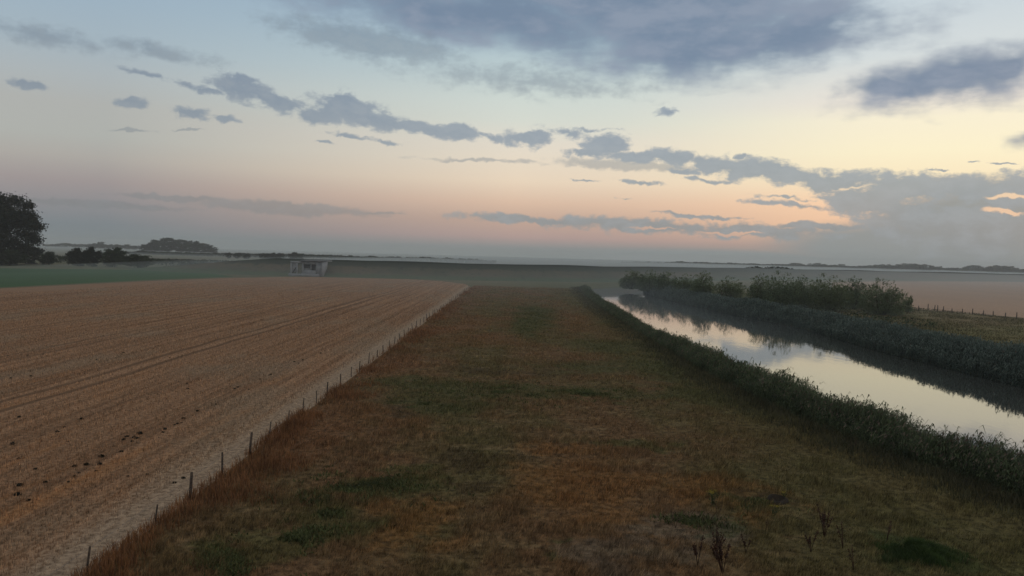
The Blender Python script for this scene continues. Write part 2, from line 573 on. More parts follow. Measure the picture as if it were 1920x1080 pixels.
def stubble_colour(b):
    p = xy(b)
    sx = b.n('ShaderNodeSeparateXYZ')
    b.put(sx.inputs[0], p)
    x, y = sx.outputs[0], sx.outputs[1]
    wob = b.m('MULTIPLY_ADD', b.noise(b.map(p, scale=(0.2, 1, 1)), 0.06, 3, 0.5, '2D'), 1.6, -0.8)
    xw = b.m('ADD', x, wob)
    bands = b.noise(b.map(p, scale=(1, 0.010, 1)), 1.1, 5, 0.72, '2D')
    fine = b.noise(b.map(p, (3, 7, 0), scale=(1, 0.03, 1)), 3.0, 4, 0.7, '2D')
    blot = b.noise(b.map(p, (13, 5, 0), scale=(1, 0.45, 1)), 0.10, 5, 0.6, '2D')
    gr = b.noise(p, 3.5, 4, 0.75, '2D')
    col = b.mix(b.ss(bands, 0.3, 0.7), (0.27, 0.148, 0.076), (0.455, 0.265, 0.145))
    col = b.mix(b.m('MULTIPLY', b.ss(fine, 0.48, 0.75), 0.55), col, (0.54, 0.325, 0.175))
    col = b.mix(b.m('MULTIPLY', b.ss(blot, 0.50, 0.68), 0.6), col, (0.35, 0.25, 0.155))
    org = b.m('MULTIPLY', b.ss(b.noise(b.map(p, (90, 5, 0), scale=(1, 0.10, 1)), 0.35, 4, 0.6, '2D'), 0.5, 0.68), b.ss(y, 75, 40))
    col = b.mix(b.m('MULTIPLY', org, 0.65), col, (0.45, 0.205, 0.072))
    # wheel tracks, two by two, along the rows
    tr = None
    for cx, k in ((-31.4, .95), (-29.6, .95), (-34.6, .35), (-24.2, .3), (-42.0, .5), (-44.0, .55), (-55, .6), (-56.8, .6), (-66, .4), (-79, .5), (-80.8, .5), (-92, .4), (-18.6, .35), (-21.3, .3), (-27, .3), (-37.4, .35), (-39.2, .4), (-47.6, .35), (-50, .3), (-60.6, .35), (-63, .35), (-70, .35), (-73.6, .35), (-86, .35), (-89, .35)):
        d = b.m('ABSOLUTE', b.m('SUBTRACT', xw, cx))
        t = b.ss(d, 0.40, 0.10, 0.0, k)
        tr = t if tr is None else b.m('MAXIMUM', tr, t)
    tr = b.m('MULTIPLY', tr, b.ss(gr, 0.3, 0.6, 0.5, 1.0))
    col = b.mix(tr, col, (0.18, 0.10, 0.053))
    # pale trodden headland along the fence
    hd = b.ss(b.m('MULTIPLY_ADD', gr, 2.2, x), -14.6, -12.6)
    col = b.mix(b.m('MULTIPLY', hd, 0.8), col, (0.46, 0.34, 0.225))
    col = b.v('SCALE', col, b.ss(gr, 0.25, 0.75, 0.50, 1.30))
    return col, gr


m, b = new_mat('stubble_soil')
col, gr = stubble_colour(b)
bp = b.n('ShaderNodeBump')
bp.inputs['Strength'].default_value = 0.5
bp.inputs['Distance'].default_value = 0.1
b.put(bp.inputs['Height'], b.noise(b.map(xy(b), scale=(1, .15, 1)), 5.0, 4, 0.7, '2D'))
finish(b, b.v('SCALE', col, 0.85), 0.95, 0.05, normal=bp.outputs[0])
STUBBLE = m
m, b = new_mat('stubble_stalks')
col, gr = stubble_colour(b)
col = b.v('SCALE', col, b.ss(rnd(b), 0, 1, 0.35, 2.0, smooth=False))
finish(b, col, 0.7, 0.15, 0.25)
STALKS = m


def land_mat(name, c1, c2, c3, scale=0.05, sy=0.4, rough=0.95):
    m, b = new_mat(name)
    p = xy(b)
    n1 = b.noise(b.map(p, scale=(1, sy, 1)), scale, 6, 0.65, '2D')
    n2 = b.noise(p, scale * 9, 5, 0.7, '2D')
    col = b.mix(b.ss(n1, 0.35, 0.65), c1, c2)
    col = b.mix(b.m('MULTIPLY', b.ss(n2, 0.45, 0.75), 0.6), col, c3)
    n3 = b.noise(p, 2.2, 4, 0.7, '2D')
    col = b.v('SCALE', col, b.ss(n3, 0.25, 0.75, 0.65, 1.3))
    finish(b, col, rough, 0.05)
    return m


GROUND = land_mat('rough_grassland', (0.115, 0.112, 0.052), (0.15, 0.128, 0.066), (0.095, 0.104, 0.045), 0.02)
GREEN_FIELD = land_mat('green_crop', (0.040, 0.098, 0.028), (0.034, 0.086, 0.026), (0.056, 0.110, 0.034), 0.05, 0.3)
RIGHT_STUBBLE = land_mat('far_stubble', (0.44, 0.285, 0.185), (0.39, 0.255, 0.168), (0.48, 0.32, 0.21), 0.03, 0.1)
m, b = new_mat('dike_grass')
p = xy(b)
zz = b.n('ShaderNodeSeparateXYZ')
b.put(zz.inputs[0], b.n('ShaderNodeNewGeometry').outputs['Position'])
n1 = b.noise(p, 0.03, 6, 0.65, '2D')
n2 = b.noise(p, 0.35, 5, 0.7, '2D')
zw = b.m('ADD', zz.outputs[2], b.m('MULTIPLY_ADD', n2, 2.4, -1.2))
col = b.mix(b.ss(n1, 0.38, 0.62), (0.088, 0.090, 0.060), (0.125, 0.105, 0.070))
col = b.mix(b.ss(zw, 3.6, 4.6), col, (0.060, 0.068, 0.050))
col = b.mix(b.ss(zw, 1.7, 1.0), col, (0.088, 0.112, 0.060))
col = b.mix(b.m('MULTIPLY', b.ss(n2, 0.55, 0.7), 0.6), col, (0.036, 0.046, 0.032))
col = b.mix(b.ss(zz.outputs[2], 5.7, 6.2), col, (0.040, 0.048, 0.036))
finish(b, col, 0.95, 0.05)
DIKE = m
RIGHT_MEADOW = land_mat('right_meadow', (0.15, 0.13, 0.05), (0.185, 0.128, 0.06), (0.115, 0.122, 0.042), 0.07, 0.4)
TRACK = land_mat('worn_border', (0.17, 0.15, 0.10), (0.14, 0.13, 0.08), (0.2, 0.17, 0.12), 0.1)

# ------------------------------------------------------------------ land
RIV_N = [(-60, 38), (20, 30), (34, 25.4), (42, 22.8), (56, 21.2), (72, 20.4), (110, 20.4), (160, 21.0), (215, 22.5), (262, 25), (300, 32), (330, 48), (350, 80), (365, 140)]   # y, x of the near waterline
RIV_F = [(-60, 48), (75, 48), (100, 47.6), (134, 49.5), (170, 46), (210, 43.5), (250, 43), (275, 45), (300, 56), (318, 84), (330, 140)]          # far waterline


def interp(lst, y):
    return float(np.interp(y, [q[0] for q in lst], [q[1] for q in lst]))


WATER_Z = -0.9
poly_r = [(x, y) for y, x in RIV_N] + [(x, y) for y, x in RIV_F[::-1]]


def seg_dist(X, Y, pts):
    D = np.full(X.shape, 1e9)
    for (ax, ay), (bx, by) in zip(pts, pts[1:] + pts[:1]):
        vx, vy = bx - ax, by - ay
        t = np.clip(((X - ax) * vx + (Y - ay) * vy) / (vx * vx + vy * vy + 1e-9), 0, 1)
        D = np.minimum(D, np.hypot(X - ax - t * vx, Y - ay - t * vy))
    return D


def inside(X, Y, pts):
    r = np.zeros(X.shape, bool)
    for (ax, ay), (bx, by) in zip(pts, pts[1:] + pts[:1]):
        c = ((ay > Y) != (by > Y)) & (X < (bx - ax) * (Y - ay) / (by - ay + 1e-12) + ax)
        r ^= c
    return r


def river_sd(X, Y):
    """signed distance to the waterline: negative in the water"""
    X, Y = np.asarray(X, float), np.asarray(Y, float)
    d = seg_dist(X, Y, poly_r)
    return np.where(inside(X, Y, poly_r), -d, d)


def land_z(X, Y):
    sd = river_sd(X, Y)
    t = np.clip(sd / 2.6, 0, 1)
    bank = WATER_Z + (0 - WATER_Z) * (t * t * (3 - 2 * t))
    return np.where(sd < 0, WATER_Z + np.maximum(sd * 0.35, -0.9), np.where(sd < 2.6, bank, 0.0))


def sheet(name, xs, ys, mat, zf, keep=None):
    X, Y = np.meshgrid(np.asarray(xs, float), np.asarray(ys, float))
    Z = zf(X, Y)
    nx, ny = len(xs), len(ys)
    v = np.stack([X, Y, Z], -1).reshape(-1, 3)
    i, j = np.meshgrid(np.arange(nx - 1), np.arange(ny - 1))
    a = (j * nx + i).ravel()
    q = np.stack([a, a + 1, a + nx + 1, a + nx], 1)
    if keep is not None:
        cx = v[q].mean(1)
        q = q[keep(cx[:, 0], cx[:, 1])]
        used = np.unique(q)
        mp = np.full(len(v), -1)
        mp[used] = np.arange(len(used))
        v, q = v[used], mp[q]
    me = mesh_np(name, v, q, np.full(len(q), 4), mat, None, True)
    return link(name, me)


xs = np.unique(np.concatenate([np.linspace(-4000, -200, 20), np.arange(-200, 14, 12), np.arange(14, 30, 0.8), np.arange(30, 42, 2), np.arange(42, 60, 0.8), np.arange(60, 160, 4), np.linspace(160, 4000, 20)]))
ys = np.unique(np.concatenate([np.linspace(-600, 0, 12), np.arange(0, 240, 6), np.arange(240, 380, 2), np.linspace(380, 5000, 30)]))
g = sheet('ground', xs, ys, GROUND, lambda X, Y: land_z(X, Y))
tag(g, kind='structure')

# river water
m, b = new_mat('river_water')
p = xy(b)
rip = b.noise(b.map(p, scale=(1.0, 0.35, 1)), 0.9, 4, 0.6, '2D')
calm = b.ss(b.noise(b.map(p, (9, 0, 0), scale=(1, 0.25, 1)), 0.05, 3, 0.5, '2D'), 0.4, 0.7)
bp = b.n('ShaderNodeBump')
b.put(bp.inputs['Strength'], b.m('MULTIPLY_ADD', calm, 0.08, 0.02))
bp.inputs['Distance'].default_value = 0.05
b.put(bp.inputs['Height'], rip)
pr = b.n('ShaderNodeBsdfPrincipled')
pr.inputs['Base Color'].default_value = (0.055, 0.058, 0.05, 1)
pr.inputs['Roughness'].default_value = 0.035
pr.inputs['IOR'].default_value = 1.58
pr.inputs['Specular IOR Level'].default_value = 0.9
b.put(pr.inputs['Normal'], bp.outputs[0])
b.put(b.n('ShaderNodeOutputMaterial').inputs['Surface'], pr.outputs[0])
me = bpy.data.meshes.new('river')
rows = np.arange(-60, 300, 6.0)
vv, ff = [], []
for y in rows:
    vv += [(interp(RIV_N, y) - 1.2, y, WATER_Z), (interp(RIV_F, y) + 1.2, y, WATER_Z)]
for k in range(len(rows) - 1):
    ff.append((2 * k, 2 * k + 1, 2 * k + 3, 2 * k + 2))
k0 = len(vv)
vv += [(140, 322, WATER_Z), (140, 372, WATER_Z), (interp(RIV_N, 294) - 1.2, 372, WATER_Z)]
ff.append((k0 - 2, k0 - 1, k0, k0 + 1, k0 + 2))
me.from_pydata(vv, [], ff)
me.materials.append(m)
tag(link('river_water', me), kind='structure')


def uneven(X, Y, amp=0.10):
    return 0.03 + amp * (0.5 + 0.25 * np.sin(X * 0.7 + 1.3 * np.sin(Y * 0.21)) + 0.25 * np.sin(Y * 0.47 + X * 0.19))


# meadow between fence and river
def meadow_z(X, Y):
    e = np.clip((river_sd(X, Y) - 2.2) / 2.5, 0, 1)
    f = np.clip((X + 12.5) / 1.0, 0, 1)
    return 0.012 + (uneven(X, Y, 0.12) - 0.012) * e * f


def in_meadow(X, Y):
    return (river_sd(X, Y) > 2.2) & (X > -12.5) & (Y < 262) & (X < 30)


tag(sheet('meadow', np.arange(-12.5, 27, 0.5), np.concatenate([np.arange(-20, 80, 0.6), np.arange(80, 266, 2.0)]), MEADOW, meadow_z, in_meadow), kind='structure')


def flat_poly(name, pts, mat, z, kind='structure'):
    me = bpy.data.meshes.new(name)
    me.from_pydata([(x, y, z) for x, y in pts], [], [tuple(range(len(pts)))])
    me.materials.append(mat)
    return tag(link(name, me), kind=kind)


STUB = [(-12.5, -20)] + [(-12.5, 60), (-12.5, 150), (-12.5, 245), (-16, 272)] + [tuple(at(*q)[:2]) for q in ((830, 527.5), (760, 523), (640, 520), (560, 519), (440, 521), (300, 526), (0, 541))] + [(-118, 100), (-130, -20)]
flat_poly('stubble_field', STUB, STUBBLE, 0.02)
GF = [tuple(at(*q)[:2]) for q in ((0, 539), (300, 524), (440, 519), (400, 513), (250, 506), (0, 503))]
GF = GF[:3] + GF[3:] + [(-330, 290), (-330, 60), (-125, 60)]
flat_poly('green_field', GF, GREEN_FIELD, 0.012)
RS = [tuple(at(*q)[:2]) for q in ((1920, 596), (1720, 580), (1560, 560), (1560, 529), (1660, 527.5), (1920, 528))] + [(600, 560), (420, 100), (130, 60)]
flat_poly('far_stubble_field', RS, RIGHT_STUBBLE, 0.02)
RM = [(51.5, 60), (51.5, 134), (49.5, 180), (48, 240), (70, 290), (90, 250)] + [tuple(at(*q)[:2]) for q in ((1600, 566), (1720, 581), (1920, 597))] + [(125, 60)]
RM = [(x + 0.8 if i < 4 else x, y) for i, (x, y) in enumerate(RM)]
flat_poly('right_meadow', RM, RIGHT_MEADOW, 0.012)

# the dike: a grassed embankment across the view
DK = [(-700, 1500), (-420, 900), (-260, 560), (-185, 400), (-135, 338), (-80, 324), (0, 342), (60, 392), (150, 505), (260, 600), (400, 690), (620, 800), (1200, 1000), (2600, 1300)]


def smooth_path(pts, n=8):
    P_ = [Vector((*q, 0)) for q in pts]
    out = []
    for i in range(len(P_) - 1):
        a, bq, c, d = P_[max(i - 1, 0)], P_[i], P_[i + 1], P_[min(i + 2, len(P_) - 1)]
        for k in range(n):
            t = k / n
            out.append(0.5 * ((2 * bq) + (c - a) * t + (2 * a - 5 * bq + 4 * c - d) * t * t + (3 * bq - a - 3 * c + d) * t ** 3))
    out.append(P_[-1])
    return out


path = smooth_path(DK)
prof = [(-23, -0.3), (-20, 0.4), (-13, 2.6), (-6, 5.0), (-3.0, 6.1), (-1.5, 6.45), (1.5, 6.45), (4, 5.8), (20, 0.2), (24, -0.3)]
vv, ff = [], []
for i, q in enumerate(path):
    t = (path[min(i + 1, len(path) - 1)] - path[max(i - 1, 0)]).normalized()
    nrm = Vector((-t.y, t.x, 0))
    h = 1.0 + 0.02 * math.sin(i * 0.9)
    fall = min(1.0, max(0.04, (i - 27) / 11.0))
    for o_, z_ in prof:
        w_ = q + nrm * o_
        vv.append((w_.x, w_.y, (z_ * h + random.uniform(-.12, .12)) * fall - 0.3 * (1 - fall)))
n_ = len(prof)
for i in range(len(path) - 1):
    for k in range(n_ - 1):
        ff.append((i * n_ + k, (i + 1) * n_ + k, (i + 1) * n_ + k + 1, i * n_ + k + 1)[::-1])
me = bpy.data.meshes.new('embankment')
me.from_pydata(vv, [], ff)
me.materials.append(DIKE)
tag(link('embankment', me), kind='structure')

# ------------------------------------------------------------------ blades


def blades(base, hgt, wid, lean=0.35, segs=2, bend=None):
    """(n,3) feet -> thin bent blades; rnd per blade"""
    n = len(base)
    a = rng.uniform(0, 2 * np.pi, n)
    side = np.stack([np.cos(a), np.sin(a), np.zeros(n)], 1) * (wid / 2)[:, None]
    la = rng.uniform(0, 2 * np.pi, n)
    ld = np.stack([np.cos(la), np.sin(la), np.zeros(n)], 1)
    if bend is not None:
        ld = ld * 0.6 + np.asarray(bend)
    l = (rng.uniform(0.2, 1, n) * lean * hgt)[:, None]
    tip = base + ld * l + np.stack([np.zeros(n), np.zeros(n), hgt], 1)
    r = rng.random(n)
    if segs == 1:
        v = np.stack([base - side, base + side, tip], 1).reshape(-1, 3)
        f = np.arange(3 * n).reshape(-1, 3)
        return v, f, np.repeat(r, 3)
    midp = base + ld * l * 0.3 + np.stack([np.zeros(n), np.zeros(n), hgt * 0.6], 1)
    v = np.stack([base - side, base + side, midp + side * 0.8, midp - side * 0.8, tip], 1).reshape(-1, 3)
    k = np.arange(n)[:, None] * 5
    f3 = np.concatenate([k + [[0, 1, 2]], k + [[0, 2, 3]], k + [[3, 2, 4]]], 0)
    return v, f3, np.repeat(r, 5)


def blade_obj(name, base, hgt, wid, mat, **kw):
    v, f, r = blades(base, hgt, wid, **kw)
    return link(name, mesh_np(name, v, f, np.full(len(f), 3), mat, {'rnd': r}))


def scatter(n, x0, x1, y0, y1, power=1.6):
    """points denser near the camera: pdf over y falls as y**-power; only inside the (widened) view"""
    u = rng.random(n)
    e = 1 - power
    y = (y0 ** e + u * (y1 ** e - y0 ** e)) ** (1 / e)
    x = rng.uniform(x0, x1, n)
    k = np.abs(x) < y * 0.74 + 4
    return x[k], y[k]


def vnoise(X, Y, s, seed=0):
    r = np.random.default_rng(seed)
    T = r.random((64, 64))
    fx, fy = X / s, Y / s
    ix, iy = np.floor(fx).astype(int), np.floor(fy).astype(int)
    tx, ty = fx - ix, fy - iy
    tx, ty = tx * tx * (3 - 2 * tx), ty * ty * (3 - 2 * ty)
    g = lambda i, j: T[i % 64, j % 64]
    return (g(ix, iy) * (1 - tx) + g(ix + 1, iy) * tx) * (1 - ty) + (g(ix, iy + 1) * (1 - tx) + g(ix + 1, iy + 1) * tx) * ty


# meadow grass
x, y = scatter(560000, -12.4, 24, 20, 255, 1.55)
k = in_meadow(x, y)
x, y = x[k], y[k]
cl_ = vnoise(x, y, 1.3, 1) * 0.6 + vnoise(x, y, 0.45, 2) * 0.4
k = rng.random(len(x)) < 0.25 + 1.1 * cl_
x, y, cl_ = x[k], y[k], cl_[k]
h = (0.05 + 0.24 * cl_ ** 1.6) * rng.uniform(0.6, 1.4, len(x)) * (0.8 + 0.5 * vnoise(x, y, 5, 3))
w = 0.012 + 0.00042 * y
o = blade_obj('meadow_grass', np.stack([x, y, meadow_z(x, y) - 0.01], 1), h, w, BLADES, lean=0.9, segs=1, bend=(0.5, -0.1, 0))
tag(o, 'short dry brown meadow grass between the fence and the river', 'grass', kind='stuff')

# stubble stalks standing in rows
x, y = scatter(560000, -105, -12.7, 20, 270, 1.5)
row = np.where(x < -14.4, 0.26, 0.0)
xr = np.where(row > 0, np.round(x / 0.26) * 0.26 + rng.normal(0, 0.035, len(x)), x)
x = xr
den = vnoise(x * 3, y * 0.25, 2.0, 5)
tr_ = np.min(np.abs(x[:, None] - np.array([-31.4, -29.6, -42, -44, -55, -56.8])[None]), 1)
k = (rng.random(len(x)) < 0.35 + 0.9 * den) & ((tr_ > 0.35) | (rng.random(len(x)) < 0.25))
k &= (x < -14.2) | (rng.random(len(x)) < 0.4)
k &= rng.random(len(x)) < np.clip((275 - y) / 150, 0, 1)
k &= (y < 160) | (x > -95)
x, y = x[k], y[k]
h = rng.uniform(0.08, 0.22, len(x)) * np.where(x > -14.2, 0.55, 1.0)
w = 0.010 + 0.00040 * y
o = blade_obj('stubble_stalks', np.stack([x, y, np.full(len(x), 0.015)], 1), h, w, STALKS, lean=0.35, segs=1)
tag(o, 'cut straw stubble standing in rows on the left field', 'stubble', kind='stuff')

# tall russet grass along the fence
RUST = leaf_mat('russet_grass', (0.12, 0.052, 0.024), (0.36, 0.175, 0.072), 0.3)
x, y = scatter(70000, -12.7, -8.9, 20, 240, 1.5)
edge = (x + 12.7) / 3.8
dens = vnoise(x, y, 2.6, 11) * 0.7 + vnoise(x, y, 7, 12) * 0.5
k = rng.random(len(x)) < np.clip(2.2 * dens - 0.95 - 0.9 * np.maximum(edge - 0.25, 0), 0, 1) * np.where(y > 62, 0.42, 1.0)
x, y, dens = x[k], y[k], dens[k]
h = rng.uniform(0.12, 0.42, len(x)) * (0.5 + dens) * np.clip(1.35 - (x + 12.7) / 4.5, .4, 1.2) * np.where(y > 80, 0.9, 1.0)
o = blade_obj('russet_grass', np.stack([x, y, meadow_z(x, y)], 1), h, 0.014 + 0.0004 * y, RUST, lean=0.5, segs=2)
tag(o, 'tall russet grass and sorrel along the left wire fence', 'grass', kind='stuff')

# green weeds in the wetter patches of the meadow
WEED = leaf_mat('green_weeds', (0.045, 0.054, 0.018), (0.15, 0.165, 0.06), 0.25)
pts = []
for px, py, a, bb, n in ((930, 738, 190, 22, 3000), (1100, 740, 110, 14, 1600), (1005, 588, 40, 22, 1600), (985, 612, 26, 18, 700), (600, 965, 85, 44, 3600), (700, 915, 100, 28, 2400),
                         (520, 1015, 75, 38, 2600), (440, 1060, 75, 38, 2000), (800, 762, 90, 12, 600), (1300, 985, 60, 14, 900), (1430, 950, 50, 14, 700), (1260, 690, 90, 24, 500)):
    c = at(px, py)
    rx = (at(px + a, py) - c).length
    ry = abs(at(px, py - bb).y - c.y)
    ang = rng.uniform(0, 2 * np.pi, n)
    rr = np.abs(rng.normal(0, 0.62, n))
    pts.append(np.stack([c.x + rx * rr * np.cos(ang), c.y + ry * rr * np.sin(ang)], 1))
pts = np.concatenate(pts)
k = (vnoise(pts[:, 0], pts[:, 1], 0.8, 21) > 0.58) & (rng.random(len(pts)) < 0.40) & in_meadow(pts[:, 0], pts[:, 1])
pts = pts[k]
pts = np.repeat(pts, 4, 0) + rng.normal(0, 0.14, (len(pts) * 4, 2))
hh = rng.uniform(0.05, 0.20, len(pts))
o = blade_obj('green_weeds', np.stack([pts[:, 0], pts[:, 1], meadow_z(pts[:, 0], pts[:, 1]) - 0.02], 1), hh, 0.05 + 0.0006 * pts[:, 1], WEED, lean=1.0, segs=2)
tag(o, 'low green weeds in scattered patches of the dry meadow', 'weeds', kind='stuff')

# ------------------------------------------------------------------ reeds
REED = leaf_mat('reed_leaf', (0.030, 0.046, 0.022), (0.15, 0.185, 0.085), 0.32)
REED_FAR = leaf_mat('reed_leaf_far_bank', (0.045, 0.070, 0.054), (0.165, 0.205, 0.165), 0.3)
REED_PLUME = leaf_mat('reed_plume', (0.10, 0.075, 0.055), (0.28, 0.21, 0.15), 0.2)


def reeds(name, x, y, z, hgt, mat, leaf_len, leaf_w, n_leaf, plume=0.0, label='', group=None, wind=(0.55, -0.25, 0)):
    """stems with drooping leaves, one object"""
    n = len(x)
    feet = np.stack([x, y, z], 1)
    lean = rng.normal(0, 0.09, (n, 2)) + np.array(wind[:2]) * 0.16
    topv = feet + np.stack([lean[:, 0] * hgt, lean[:, 1] * hgt, hgt], 1)
    V, Fc, R = [], [], []
    off = 0
    sr = rng.random(n)
    sw = leaf_w * 0.22
    a = rng.uniform(0, np.pi, n)
    sd = np.stack([np.cos(a), np.sin(a), np.zeros(n)], 1) * sw[:, None]
    v = np.stack([feet - sd, feet + sd, topv], 1).reshape(-1, 3)
    V.append(v); Fc.append(np.arange(3 * n).reshape(-1, 3)); R.append(np.repeat(sr * 0.6, 3)); off += 3 * n
    for q in range(n_leaf):
        t = (q + 0.6 + rng.random(n) * 0.6) / (n_leaf + 0.4)
        p0 = feet + (topv - feet) * t[:, None]
        a = rng.uniform(0, 2 * np.pi, n)
        d = np.stack([np.cos(a), np.sin(a), np.zeros(n)], 1) * 0.8 + np.array(wind)[None] * 0.7
        d /= np.linalg.norm(d, axis=1)[:, None] + 1e-6
        L = (leaf_len * rng.uniform(0.6, 1.2, n))[:, None]
        perp = np.stack([-d[:, 1], d[:, 0], np.zeros(n)], 1) * (leaf_w / 2)[:, None]
        rise = rng.uniform(0.35, 0.85, n)[:, None]
        upv = np.array([[0, 0, 1.0]])
        p1 = p0 + d * L * 0.5 + upv * L * rise
        p2 = p0 + d * L * 1.0 + upv * L * (rise - rng.uniform(0.15, 0.6, n)[:, None])
        v = np.stack([p0, p1 + perp, p2, p1 - perp], 1).reshape(-1, 3)
        k4 = np.arange(n)[:, None] * 4 + off
        V.append(v); Fc.append(np.concatenate([k4 + [[0, 1, 3]], k4 + [[1, 2, 3]]], 0)); off += 4 * n
        R.append(np.repeat(np.clip(sr * 0.5 + rng.random(n) * 0.5, 0, 1), 4))
    V, Fc, R = np.concatenate(V), np.concatenate(Fc), np.concatenate(R)
    mi = np.zeros(len(Fc), int)
    if plume:
        k = rng.random(n) < plume
        tp = topv[k]
        mth = len(tp)
        L = rng.uniform(0.14, 0.30, mth)[:, None]
        d = np.array(wind)[None] * 0.9 + rng.normal(0, 0.25, (mth, 3)) + [[0, 0, 0.75]]
        d /= np.linalg.norm(d, axis=1)[:, None]
        perp = np.stack([-d[:, 1], d[:, 0], np.zeros(mth)], 1)
        perp /= np.linalg.norm(perp, axis=1)[:, None] + 1e-6
        perp *= L * 0.2
        v = np.stack([tp, tp + d * L * 0.45 + perp, tp + d * L, tp + d * L * 0.45 - perp], 1).reshape(-1, 3)
        k4 = np.arange(mth)[:, None] * 4 + len(V)
        f = np.concatenate([k4 + [[0, 1, 3]], k4 + [[1, 2, 3]]], 0)
        V = np.concatenate([V, v]); Fc = np.concatenate([Fc, f]); R = np.concatenate([R, rng.random(4 * mth)])
        mi = np.concatenate([mi, np.ones(len(f), int)])
    me = mesh_np(name, V, Fc, np.full(len(Fc), 3), [mat, REED_PLUME], {'rnd': R}, mat_idx=mi)
    return tag(link(name, me), label, 'reeds', group, 'stuff')


def bank_scatter(n, y0, y1, lo, hi, near=True, power=1.4):
    u = rng.random(n)
    e = 1 - power
    y = (y0 ** e + u * (y1 ** e - y0 ** e)) ** (1 / e)
    s = rng.uniform(lo, hi, n)
    x = np.interp(y, [q[0] for q in (RIV_N if near else RIV_F)], [q[1] for q in (RIV_N if near else RIV_F)])
    x = x - s if near else x + s
    return x, y, s


# near bank: tall to about 100 m, then low
x, y, s = bank_scatter(36000, 26, 275, -0.2, 3.2, True, 1.5)
k = rng.random(len(x)) < 0.25 + vnoise(x, y, 1.8, 31) * 1.1
x, y, s = x[k], y[k], s[k]
tall = np.interp(y, [20, 40, 58, 72, 92, 110, 130, 165, 280], [1.5, 1.6, 1.75, 1.55, 1.35, 0.95, 1.0, 1.1, 0.95]) * (0.68 + 0.50 * vnoise(x, y, 3.0, 32))
tall *= np.clip(1.15 - np.maximum(s - 1.6, 0) * 0.38, 0.3, 1.2) * rng.uniform(0.65, 1.15, len(x)) * np.where(rng.random(len(x)) < 0.08, 1.2, 1.0)
z = land_z(x, y)
wl = 0.026 + 0.00048 * y
reeds('reed_bed', x, y, z, tall, REED, np.clip(tall * 0.30, .18, .55), wl, 6, 0.45, 'dark green reeds with feathery plumes along the near river bank')
# coarse herbage at the back of the reeds
HERB = leaf_mat('bank_herbage', (0.045, 0.046, 0.022), (0.14, 0.125, 0.062), 0.25)
x, y, s = bank_scatter(52000, 24, 270, 2.2, 6.5, True, 1.6)
k = rng.random(len(x)) < (0.15 + vnoise(x, y, 1.4, 41)) * np.clip(1.4 - (s - 2.2) / 4, 0, 1)
x, y, s = x[k], y[k], s[k]
h = rng.uniform(0.15, 0.65, len(x)) * np.clip(1.25 - (s - 2.2) / 5.0, 0.2, 1.2)
o = blade_obj('bank_herbage', np.stack([x, y, meadow_z(x, y) - 0.03], 1), h, 0.018 + 0.0005 * y, HERB, lean=0.7, segs=2)
tag(o, 'rank olive grass fringing the reeds on the near bank', 'grass', kind='stuff')
# far bank
x, y, s = bank_scatter(34000, 55, 268, -0.6, 6.6, False, 1.35)
k = (rng.random(len(x)) < 0.35 + vnoise(x, y, 2.2, 51))
x, y, s = x[k], y[k], s[k]
tall = (1.45 + 0.9 * vnoise(x, y, 5, 52)) * rng.uniform(0.8, 1.15, len(x)) * np.interp(s, [-0.6, 0.6, 4, 6.6], [0.7, 1.0, 1.0, 0.45])
z = np.where(s < 2.6, land_z(x, y), 0)
reeds('reed_bed', x, y, z, tall, REED_FAR, np.clip(tall * 0.30, .2, .6), 0.05 + 0.0006 * y, 6, 0.12, 'blue green reeds along the far river bank below the willows')

# grass on the right meadow
RM_BL = leaf_mat('right_meadow_grass', (0.062, 0.058, 0.025), (0.185, 0.155, 0.07), 0.25)
x, y = scatter(90000, 52, 118, 70, 230, 1.3)
k = (x < np.interp(y, [100, 180, 230], [110, 104, 92])) & (vnoise(x, y, 3, 61) > 0.3)
x, y = x[k], y[k]
o = blade_obj('right_meadow_grass', np.stack([x, y, np.full(len(x), 0.01)], 1), rng.uniform(0.1, 0.4, len(x)) * (0.4 + vnoise(x, y, 6, 62)), 0.04 + 0.0006 * y, RM_BL, lean=0.8, segs=1)
tag(o, 'rough olive grass on the meadow beyond the far reeds', 'grass', kind='stuff')

# ------------------------------------------------------------------ trees and bushes


def leaf_quads(cen, size, flat=0.0, lift=0.0):
    n = len(cen)
    if lift:                                     # leaf faces tend to look upward
        nr = rng.normal(0, 1, (n, 3)) + [0, 0, lift]
        nr /= np.linalg.norm(nr, axis=1)[:, None]
        a = np.cross(nr, rng.normal(0, 1, (n, 3)))
        a /= np.linalg.norm(a, axis=1)[:, None] + 1e-6
        bq = np.cross(nr, a)
        s_ = (size * rng.uniform(0.6, 1.3, n))[:, None]
        v = np.stack([cen - a * s_, cen + bq * s_ * 0.5, cen + a * s_, cen - bq * s_ * 0.5], 1).reshape(-1, 3)
        return v, np.arange(4 * n).reshape(-1, 4), np.repeat(rng.random(n), 4)
    a = rng.normal(0, 1, (n, 3))
    a[:, 2] *= (1 - flat)
    a /= np.linalg.norm(a, axis=1)[:, None]
    bq = np.cross(a, rng.normal(0, 1, (n, 3)))
    bq /= np.linalg.norm(bq, axis=1)[:, None] + 1e-6
    s_ = (size * rng.uniform(0.6, 1.3, n))[:, None]
    v = np.stack([cen - a * s_, cen + bq * s_ * 0.55, cen + a * s_, cen - bq * s_ * 0.55], 1).reshape(-1, 3)
    return v, np.arange(4 * n).reshape(-1, 4), np.repeat(rng.random(n), 4)


